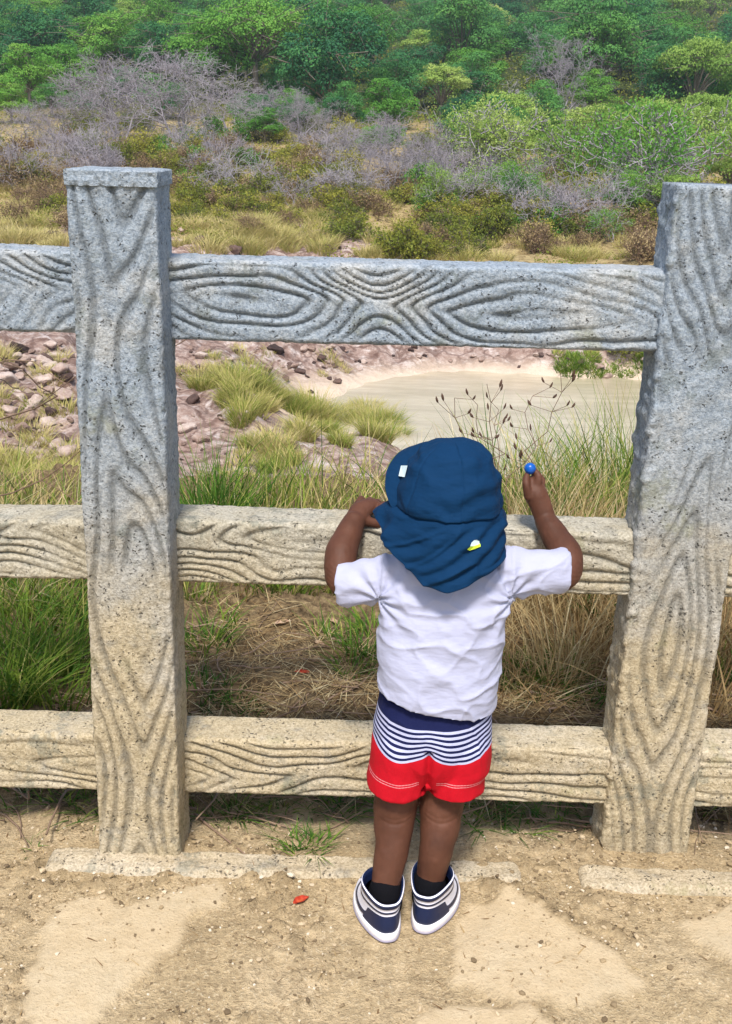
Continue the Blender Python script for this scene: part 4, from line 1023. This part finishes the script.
# ---- shorts
A = Acc()
wz = .0
A.rings(smoothrings([row(382, 480, 772, 1.570, .058), row(372, 491, 755, 1.577, .076), row(373, 492, 735, 1.578, .083), row(376, 492, 712, 1.582, .080), row(380, 490, 690, 1.585, .074)], 6, 2.2))
def shortleg(rows): A.rings(smoothrings(rows, 6, 2.15))
shortleg([row(366, 429, 781, 1.560, .064), row(368, 431, 768, 1.565, .068), row(370, 434, 755, 1.573, .074), row(374, 436, 730, 1.578, .075), row(386, 428, 708, 1.580, .050)])
shortleg([row(425, 483, 782, 1.562, .064), row(426, 485, 769, 1.566, .068), row(430, 490, 755, 1.573, .074), row(430, 491, 730, 1.578, .075), row(438, 480, 708, 1.580, .050)])
me = fuse(A, .0024, 5); V = coords(me); N = normals(me); x, y, z = V.T
fd = .0022 * (ridged(x * 1.3, y * .5, z * .8 + .5 * x, 22, 25, 5) - .2) + .0020 * fbm(x * 1.6, y, z * .8, 20, 3, 71) * sstep(.40, .30, z)
V += N * fd[:, None]
mid = P(429, 760, 1.5)[0]
V += N * (-.010 * np.exp(-((x - mid) / .006) ** 2) * (z < .34) * (np.abs(N[:, 1]) > .3))[:, None]
setco(me, V); x, y, z = coords(me).T
lx = np.where(x < mid, x - P(397, 760, 1.5)[0], x - P(458, 760, 1.5)[0])
zr = float(P(405, 766, 1.492)[2]) + .014; zt = float(P(446, 731, 1.500)[2]) + .008; hemz = float(P(396, 797, 1.495)[2])
wv = np.clip((zt - z) / (zt - zr + .008), 0, 1)
z2 = z + .004 * noise(x, y, z, 9, 7) + wv * .014 * np.cos(np.clip(lx / .045, -1, 1) * math.pi / 2) + (1 - wv) * .008 * np.cos(np.clip((x - mid) / .10, -1, 1) * math.pi / 2)
attr(me, 'sz', z2); attr(me, 'rz', z)
t = NT('swim_shorts', .8, .2); s = t.attr('sz')
st = t.math('FRACT', t.math('DIVIDE', t.math('SUBTRACT', s, zr), (zt - zr) / 7.0)); stripe = t.math('GREATER_THAN', st, .50)
navy, lav, red = (.006, .010, .06), (.48, .50, .72), (.50, .003, .014)
c = t.mix(stripe, lav, navy)
c = t.mix(t.math('GREATER_THAN', s, zt), c, navy); c = t.mix(t.math('LESS_THAN', s, zr), c, red)
sm = None; s0 = s; s = t.attr('rz')
for hz in (.0165, .0205):
    l = t.math('LESS_THAN', t.math('ABSOLUTE', t.math('SUBTRACT', s, hemz + hz)), .0007); sm = l if sm is None else t.math('MAXIMUM', sm, l)
sm = t.math('MULTIPLY', sm, t.math('GREATER_THAN', t.math('ABSOLUTE', t.math('SUBTRACT', t.n('SeparateXYZ', 0, _0=t.pos()), float(mid))), .014))
dash = t.math('GREATER_THAN', t.math('FRACT', t.math('MULTIPLY', t.n('SeparateXYZ', 0, _0=t.pos()), 190)), .3)
c = t.mix(t.math('MULTIPLY', sm, t.math('ADD', t.math('MULTIPLY', dash, .15), .3)), c, (.8, .55, .6))
c = t.mix(t.math('MULTIPLY', t.noise(t.co(), 25, 3), .35), c, t.mix(.4, c, (0, 0, 0)))
t.done(c, t.bump(t.noise(t.co(), 60, 3), .35, .004, t.bump(t.noise(t.co(), 1100, 2), .3, .001))); M['shorts'] = t.m
link('shorts', me, M['shorts'], child)
# ---- hat
az_t = np.array([-125, -95, -70, -45, -20, 5, 30, 55, 80, 100, 125.])
hem_px = [(378, 508, 1.645), (373, 519, 1.600), (384, 540, 1.560), (399, 562, 1.525), (419, 585, 1.500), (446, 594, 1.488), (470, 588, 1.490), (491, 574, 1.510), (504, 556, 1.555), (505, 545, 1.600), (502, 532, 1.650)]
HEM = np.array([P(*h) for h in hem_px])
CC = P(450, 489, 1.602)
na, ns = 150, 54
az = np.linspace(-125, 125, na)
def crown_pt(a, q):
    """q 0..1 from top to seam"""
    prof_r = np.interp(q, [0, .15, .35, .55, .75, .9, 1], [0, .024, .047, .065, .078, .0835, .0845]); prof_z = np.interp(q, [0, .15, .35, .55, .75, .9, 1], [.080, .077, .066, .045, .016, -.010, -.024]) + .012 * q * (1 - q) * np.cos(np.radians(a) - 1.2)
    ar = np.radians(a)
    return CC + np.stack([np.sin(ar) * prof_r, -np.cos(ar) * prof_r * 1.04, prof_z + 0 * ar], -1)
rows_ = []
for q in np.linspace(0, 1, 26): rows_.append(crown_pt(np.linspace(-180, 180, 216, endpoint=False), np.full(216, max(q, .004))))
A = Acc(); CR = np.array(rows_)
a216 = np.linspace(-180, 180, 216, endpoint=False)
nn = .0052 * (ridged(CR[..., 0] * .9 + .4 * CR[..., 2], CR[..., 1] * .6, CR[..., 2] * 1.6 - .5 * CR[..., 0], 19, 35, 6) - .2) + .0028 * fbm(CR[..., 0], CR[..., 1], CR[..., 2], 26, 3, 33) + .0022 * np.sin(CR[..., 2] * 190 + 5 * noise(CR[..., 0], CR[..., 1], CR[..., 2], 16, 7)) * sstep(-.2, .5, noise(CR[..., 0], CR[..., 1], CR[..., 2], 13, 9))
nn += -.0018 * np.exp(-((np.abs((a216[None, :] + 20) % 60 - 30)) / 1.2) ** 2) * (np.arange(26)[:, None] > 2)
out = CR - CC; out /= np.linalg.norm(out, axis=-1)[..., None]; CR = CR + out * nn[..., None]
A.add(CR.reshape(-1, 3), gridfaces(26, 216, True))
seam0 = crown_pt(az, np.full(na, 1.0)); hem = np.stack([np.interp(az, az_t, HEM[:, i]) for i in range(3)], 1)
for _ in range(6): hem[1:-1] = (hem[:-2] + hem[1:-1] * 2 + hem[2:]) / 4
fl = []
for i in range(34):
    q = i / 33; p = seam0 * (1 - q) + hem * q
    o2 = p - CC; o2[:, 2] = 0; o2 /= np.linalg.norm(o2, axis=1)[:, None]
    p = p + o2 * (.006 * math.sin(math.pi * q) + .0025 * (q > 0) - .003 * math.sin(math.pi * min(1, q * 6)))[..., None] if False else p + o2 * (.004 * math.sin(math.pi * q) - .0020 * math.exp(-(q / .05) ** 2) - .002)
    f = .0060 * (ridged(p[:, 0] * .7 - .3 * p[:, 2], p[:, 1] * .5, p[:, 2] * 1.5 - .8 * p[:, 0], 20, 45, 6) - .2) * sstep(0, .2, q) + .0030 * fbm(p[:, 0] * .9, p[:, 1] * .9, p[:, 2] * 1.3, 20, 3, 51) * sstep(0, .2, q) + .004 * q * np.sin(np.radians(az) * 5.5 + 1.2 + 1.5 * noise(p[:, 0], 0, p[:, 2], 9, 4))
    # swags: drapes hanging from the upper left to the lower middle
    sw = .0030 * np.sin((p[:, 2] * 1.25 - (p[:, 0] - CC[0]) * .75) * 170 + 3.5 * noise(p[:, 0], p[:, 1], p[:, 2], 12, 12)) * sstep(0, .25, q) * sstep(1.0, .75, q)
    fl.append(p + o2 * (f + sw)[:, None])
FL = np.array(fl); A.add(FL.reshape(-1, 3), gridfaces(34, na))
def solid(acc, th, name, mat_, par):
    me = bpy.data.meshes.new(name); me.from_pydata(np.concatenate(acc.V).tolist(), [], acc.F); me.update()
    me = evaluated(me, [('SOLIDIFY', dict(thickness=th, offset=0)), ('SUBSURF', dict(levels=1, render_levels=1))])
    return link(name, me, mat_, par)
hat = solid(A, .0022, 'sun_hat', M['hat'], child)
# upturned brim, on the side the child looks to
A = Acc(); ab = -153; rws = []
for tq in np.linspace(0, 1, 22):
    a = np.linspace(-78, 78, 70); ar = np.radians(ab + a * (1 - .05 * tq)); prj = np.cos(np.radians(a) * 1.12).clip(0, 1) ** .55
    r = .056 + .028 * (1 - np.cos(np.radians(a))) + .052 * tq * prj; zz = .060 - .095 * (1 - np.cos(np.radians(a))) - .018 * tq ** 1.5
    p = CC + np.stack([np.sin(ar) * r, -np.cos(ar) * r, zz], -1); p[:, 2] += .004 * noise(p[:, 0], p[:, 1], p[:, 2], 30, 2) * tq
    rws.append(p)
A.add(np.array(rws).reshape(-1, 3), gridfaces(22, 70)); brim = solid(A, .004, 'brim', M['hat'], hat)
def on_surface(ob, px, py):
    dg = bpy.context.evaluated_depsgraph_get(); dg.update(); bv = BVHTree.FromObject(ob, dg)
    mw = ob.matrix_world; inv = mw.inverted(); d = Vector(ray(px, py)); h = bv.ray_cast(inv @ Vector(CAM), (inv.to_3x3() @ d).normalized())
    return (np.array(mw @ h[0]) if h[0] else None)
def on_hat(px, py):
    q = [a for a in (on_surface(brim, px, py), on_surface(hat, px, py)) if a is not None]
    return min(q, key=lambda a: np.linalg.norm(a - CAM)) if q else None
def patch(name, pts, ob, m, par, lift=.0018):
    """small flat shape sewn on; pts in pixels"""
    q = [on_hat(*p) for p in pts]; q = [a for a in q if a is not None]
    if len(q) < 3: return None
    q = np.array(q); n = -ray(*pts[0]); n /= np.linalg.norm(n); A = Acc(); k = len(q)
    A.add(np.concatenate([q + n * lift, q - n * .001]), [tuple(range(k)), tuple(range(2 * k - 1, k - 1, -1))] + [(i, (i + 1) % k, k + (i + 1) % k, k + i) for i in range(k)])
    return link(name, A.mesh(), m, par, False)
tgt = hat
patch('sewn_label', [(401.0, 465.5), (407.5, 465.5), (404.6, 477), (398.5, 476.0)], hat, M['tagwhite'], hat, .005)
M['tagline'] = plain('label_thread', (.25, .45, .5), .8)
for k in range(3):
    patch('label_line', [(402.5 - k * 1.0, 468 + k * 2.6), (405.3 - k * 1.0, 468 + k * 2.6), (405.1 - k * 1.0, 468.9 + k * 2.6), (402.3 - k * 1.0, 468.9 + k * 2.6)], tgt, M['tagline'], hat, .0056)
import itertools
patch('hat_emblem', [(470.2, 546.5), (471.5, 542.6), (474.2, 540.2), (477, 539.8), (479.2, 541.2), (479.6, 544.0), (475, 546.0)], hat, M['tagwhite'], hat, .0022)
patch('emblem_band', [(467.2, 549.6), (470.0, 546.9), (475, 545.8), (480.3, 543.6), (480.6, 546.6), (475, 549.0), (469.5, 550.6)], hat, M['neon'], hat, .0030)
# ---- shoes
def shoe(heel, d, mir):
    lat = np.array([d[1], -d[0], 0]) * mir           # outer side of the foot
    ks, L0 = 96, .0
    def ring(z, xb, xf, w, ztilt=0.0):
        a = np.linspace(0, 2 * math.pi, ks, endpoint=False); c = (xb + xf) / 2; hl = (xf - xb) / 2
        x = c + hl * np.cos(a) * np.abs(np.cos(a)) ** .0; yy = w * np.sign(np.sin(a)) * np.abs(np.sin(a)) ** .72
        tt = (x - xb) / (xf - xb); yy = yy * (.80 + .32 * np.sin(np.clip(tt, 0, 1) * math.pi * .62)) + .003 * np.sin(tt * math.pi) * 1
        return np.stack([x, yy, z + ztilt * (x - c)], 1)
    def world(Pl): return heel + Pl[:, :1] * 1.06 * d + Pl[:, 1:2] * 1.17 * lat + Pl[:, 2:3] * V3(0, 0, 1)
    ro = []
    S_ = Acc(); S_.rings([world(ring(z, b, f, w)) for z, b, f, w in ((.0, .003, .137, .027), (.002, .0, .141, .0295), (.008, -.002, .143, .0305), (.014, -.002, .143, .0305), (.0175, .0, .141, .0295), (.0175, .004, .135, .026))])
    lev = [(.015, .003, .139, .0285), (.022, .001, .140, .0290), (.032, .001, .134, .0285), (.042, .002, .118, .0275), (.052, .003, .100, .0268), (.062, .003, .088, .0268), (.072, .002, .080, .0275), (.082, .000, .076, .0285), (.090, -.001, .075, .0290), (.093, .001, .073, .0275), (.090, .004, .070, .0250), (.075, .006, .068, .0235)]
    lv = np.array(lev); n = 60; q = np.linspace(0, len(lev) - 1, n); lv = np.stack([np.interp(q, range(len(lev)), lv[:, i]) for i in range(4)], 1)
    U = Acc(); loc = []
    for z, b, f, w in lv:
        s = np.clip((z - .045) / .05, 0, 1)
        rg = ring(z, b, f, w, .10 * s); loc.append(rg)
    loc = np.array(loc); loc[..., 2] -= .030 * np.exp(-((loc[..., 0] + .002) / .022) ** 2) * sstep(.040, .09, loc[..., 2]) * .45
    U.add(world(loc.reshape(-1, 3)), gridfaces(n, ks, True)); me = bpy.data.meshes.new('upper'); me.from_pydata(np.concatenate(U.V).tolist(), [], U.F); me.update()
    x, yl, z = loc.reshape(-1, 3).T
    def band(d_, w_): return w_ - np.abs(d_)
    heelc = np.minimum(.030 - x + .35 * (z - .03), .049 + .25 * (x) - z)          # heel counter
    collar = np.minimum(z - (.068 - .10 * x), (.086 + .05 * x) - z)                # padded collar
    cz = .022 + 9.0 * (x - .062) ** 2 + .10 * (x - .03); sw = np.minimum(band(z - cz - .004, .0048 * np.clip((x + .005) / .05, .25, 1.3)), np.minimum(.115 - x, x - .012))
    strap = np.minimum(band(z - (.058 - .12 * (x - .02)), .0022), .05 - x)
    toe = np.minimum(x - .112, .03 - z); lace = np.minimum(np.minimum(x - .072 + .5 * (z - .05), .020 - np.abs(yl)), .1)
    tt = np.repeat(np.arange(n) / (n * .80), ks)
    low = np.max([np.minimum(.050 - .55 * (z - .015) - x, .1), sw, toe], 0)
    upv = np.interp(tt, [.44, .48, .53, .57, .62, .69, .75, .84, .92, 1], [0, -.002, 0, .0012, 0, -.002, 0, .002, 0, -.002])
    nv = np.where(tt > .44, np.where(x > .062, np.maximum(upv, lace), upv), np.maximum(low, lace)); nv = np.where(np.arange(len(x)) // ks > n * .80, .01, nv)
    attr(me, 'navy', nv * 1000)
    bm = bmesh.new(); bm.from_mesh(me); bmesh.ops.recalc_face_normals(bm, faces=bm.faces); bm.to_mesh(me); bm.free()
    # outline of this foot
    sh = link('shoe', me, M['shoeupper'], child); link('sole', S_.mesh(), M['white'], sh)
    # grey outsole line
    T_ = Acc(); T_.rings([world(ring(z, b, f, w)) for z, b, f, w in ((.0002, .0, .140, .0295), (.0035, -.0028, .1438, .0312), (.0055, -.0024, .1434, .0308))]); link('outsole', T_.mesh(), M['outsole'], sh)
    K_ = Acc(); c0 = heel + d * .040
    K_.tube([c0 + V3(0, 0, .05), c0 + V3(0, 0, .066), c0 + V3(0, 0, .077)], [.0300, .0290, .0275], 30, 4); me = K_.mesh(); V = coords(me)
    V += normals(me) * (.0006 * np.sin(V[:, 2] * 2600))[:, None]; setco(me, V); link('sock', me, M['sock'], child)
t = NT('sneaker_leather', .5, .4); nv = t.attr('navy'); c = t.mix(t.math('GREATER_THAN', nv, 0.0), (.74, .74, .84), (.006, .014, .055))
edge = t.math('LESS_THAN', t.math('ABSOLUTE', t.math('SUBTRACT', nv, .25)), .3); c = t.mix(t.math('MULTIPLY', edge, .5), c, (.1, .1, .16))
t.done(c, t.bump(t.math('MAXIMUM', t.math('MINIMUM', nv, 1.0), -1.0), .5, .0012, t.bump(t.noise(t.co(), 500, 3), .2, .0006))); M['shoeupper'] = t.m
M['outsole'] = plain('outsole_rubber', (.30, .27, .34), .7)
shoe(LH, LD, -1); shoe(RH, RD, 1)
# ---- the small blue ball in the fingers
A = Acc(); A.ball(BALL, .0098, 22); me = A.mesh(); V = coords(me); V += normals(me) * (.0004 * noise(V[:, 0], V[:, 1], V[:, 2], 420, 3))[:, None]; setco(me, V)
M['ball'] = plain('blue_ball', (.003, .09, .42), .3, .5)
bl = link('ball', me, M['ball']); tag(bl, 'tiny bright blue ball pinched between the raised fingers of the child', 'ball')

# ================================================================== SMALL THINGS ON THE PATH
M['redleaf'] = leafmat('red_dead_leaf', [(0, (.25, .02, .012)), (.5, (.42, .045, .02)), (1, (.55, .14, .05))], trans=.1, obvar=0)
M['tanleaf'] = leafmat('tan_dead_leaf', [(0, (.30, .17, .10)), (1, (.60, .45, .32))], trans=.1, obvar=0)
def leaf(px, py, L, ang, lab, m, curl=.35, w=.42):
    x, y = G(px, py)[:2]; z = float(gz(x, y)); nu, nv = 18, 9; u = np.linspace(0, 1, nu); v = np.linspace(-1, 1, nv); U, W = np.meshgrid(u, v, indexing='ij')
    hw = w * .5 * np.sin(np.pi * U ** .85) ** .8; X = (U - .5) * L; Yv = W * hw * L; Zv = curl * L * (.55 * W ** 2 * hw * 2 + .35 * (U - .5) ** 2) + .02 * L * np.sin(U * 16 + W * 3) - .02 * L * np.exp(-(W / .12) ** 2)
    ca, sa = math.cos(ang), math.sin(ang); V = np.stack([x + X * ca - Yv * sa, y + X * sa + Yv * ca, z + .002 + Zv - Zv.min()], -1)
    A = Acc(); A.add(V.reshape(-1, 3), [tuple(f) for f in gridfaces(nu, nv)]); me = bpy.data.meshes.new('leaf'); me.from_pydata(A.V[0].tolist(), [], A.F)
    me = evaluated(me, [('SOLIDIFY', dict(thickness=.0006))]); c = coords(me); attr(me, 'tint', np.clip(.45 + .5 * fbm(c[:, 0], c[:, 1], c[:, 2], 160, 3, 4), 0, 1))
    o = link('dead_leaf', me, M[m]); tag(o, lab, 'leaf', 'dead leaves')
    p = V[0, nv // 2]; S = [[*p, *(p + np.array([-ca * L * .22, -sa * L * .22, .002])), .0009, .0007]]; me = segs_mesh(S); link('leaf_stalk', me, M['twig_brown'], o, False)
leaf(301, 901, .033, .65, 'small dark red curled leaf lying on the path left of the child', 'redleaf', .5, .5)
leaf(303, 687, .040, -.1, 'orange red dead leaf on the litter between the two lower rails', 'redleaf', .6)
leaf(283, 633, .050, .5, 'brownish dead leaf farther back in the litter of the middle bay', 'tanleaf', .5)
leaf(316, 669, .038, 1.2, 'pale tan dead leaf just above the orange one', 'tanleaf', .4)
leaf(333, 624, .042, 2.2, 'pale folded dead leaf on the litter left of the white shirt', 'tanleaf', .4)
leaf(522, 703, .040, .3, 'tan dead leaf behind the rail just right of the shirt hem', 'tanleaf', .4)
leaf(318, 655, .038, 2.6, 'crumpled beige dead leaf in the middle of the litter', 'tanleaf', .5)
# gravel
g = np.random.default_rng(77); n = 26000
x = g.uniform(-1.15, 1.15, n); y = g.uniform(1.05, 2.0, n)
wgt = .18 + .9 * sstep(-.2, .6, fbm(x, y, 0, 7, 3, 4)) + .5 * np.exp(-((y - 1.58) / .06) ** 2); wgt *= (1 - .8 * near(x, y))
for f in FEET: wgt *= np.hypot(x - f[0], y - f[1]) > .085
kp = (g.random(n) < wgt); x, y = x[kp], y[kp]; n = len(x)
r = np.clip(.0019 * np.exp(g.normal(0, .55, n)) + .0004, .0011, .0080)
base = []
for s in range(4):
    bm = bmesh.new(); bmesh.ops.create_icosphere(bm, subdivisions=1, radius=1); gg = np.random.default_rng(s)
    base.append((np.array([v.co[:] for v in bm.verts]) * gg.uniform(.6, 1.2, (len(bm.verts), 1)) * np.array([1, .8, .6]), np.array([[v.index for v in f.verts] for f in bm.faces]))); bm.free()
VV, FF, TT, n0 = [], [], [], 0
zg = gz(x, y)
for i in range(n):
    bv, bf = base[i % 4]; a = g.uniform(0, 6.28); c, s = math.cos(a), math.sin(a); v = bv * r[i]; v = np.stack([v[:, 0] * c - v[:, 1] * s + x[i], v[:, 0] * s + v[:, 1] * c + y[i], v[:, 2] + zg[i] + r[i] * .25], 1)
    VV.append(v); FF.append(bf + n0); n0 += len(v); TT.append(np.full(len(v), g.random()))
me = fast(np.concatenate(VV), np.concatenate(FF)); attr(me, 'tint', np.concatenate(TT))
M['gravel'] = leafmat('gravel_stones', [(0, (.12, .085, .05)), (.5, (.32, .24, .14)), (.9, (.48, .38, .25)), (1, (.62, .56, .46))], trans=0, obvar=0)
tag(link('gravel', me, M['gravel'], None, False), kind='stuff')
for i, (px, py, s) in enumerate([(603, 965, .007), (613, 906, .008), (726, 900, .007), (548, 940, .005), (420, 1008, .006), (497, 1018, .005)]):
    pm = ST[i % 6].copy(); pm.materials.clear(); pm.materials.append(M['gravel']); attr(pm, 'tint', np.full(len(pm.vertices), .45 + .09 * i)); o = bpy.data.objects.new('pebble', pm); COL.objects.link(o); q = G(px, py); o.location = (q[0], q[1], float(gz(q[0], q[1])) + s * .25); o.scale = (s, s * .8, s * .65); o.rotation_euler = (0, 0, i)
    tag(o, ['pebble at the right edge of the big smooth slab patch', 'pale pebble just below the right footing strip', 'pebble at the right edge near the right footing', 'small pebble on the top edge of the smooth patch right of the child', 'small pebble left of the smooth patch at the bottom', 'small pebble at the bottom edge right of centre'][i], 'pebble', 'loose pebbles on the path')

# ================================================================== LIGHT
W = bpy.data.worlds.new('World'); SC.world = W; W.use_nodes = True
nt = W.node_tree; bg = nt.nodes['Background']; sky = nt.nodes.new('ShaderNodeTexSky'); sky.sky_type = 'NISHITA'; sky.sun_disc = False
SUN_EL, SUN_AZ = R(58), R(184)        # azimuth clockwise from +Y: behind the camera, slightly left
sky.sun_elevation = SUN_EL; sky.sun_rotation = SUN_AZ; sky.air_density = 1.2; sky.dust_density = 2.5
nt.links.new(sky.outputs[0], bg.inputs[0]); bg.inputs[1].default_value = .125
sd = bpy.data.lights.new('sun', 'SUN'); sd.energy = 3.3; sd.angle = R(9); sd.color = (1, .95, .87)
so = bpy.data.objects.new('sun', sd); COL.objects.link(so)
v = Vector((math.sin(SUN_AZ) * math.cos(SUN_EL), math.cos(SUN_AZ) * math.cos(SUN_EL), math.sin(SUN_EL)))
so.rotation_euler = v.to_track_quat('Z', 'Y').to_euler(); so.location = (0, 0, 30)
vs = SC.view_settings; vs.view_transform = 'Standard'; vs.look = 'None'; vs.exposure = EXPO; vs.gamma = 1; vs.use_curve_mapping = False
SC.cycles.max_bounces = 6; SC.cycles.transparent_max_bounces = 6; SC.cycles.use_denoising = True

# haze: even thin air round the whole scene
bm = bmesh.new(); bmesh.ops.create_cube(bm, size=1); me = bpy.data.meshes.new('haze'); bm.to_mesh(me); bm.free()
hm = bpy.data.materials.new('thin_haze'); hm.use_nodes = True; hm.node_tree.nodes.clear()
hv = hm.node_tree.nodes.new('ShaderNodeVolumePrincipled'); ho = hm.node_tree.nodes.new('ShaderNodeOutputMaterial'); hm.node_tree.links.new(hv.outputs[0], ho.inputs['Volume'])
hv.inputs['Color'].default_value = (.80, .90, 1, 1); hv.inputs['Density'].default_value = HAZE; hv.inputs['Anisotropy'].default_value = .2
o = link('haze', me, hm); o.scale = (5400, 2800, 125); o.location = (0, 1250, 51); o['kind'] = 'stuff'
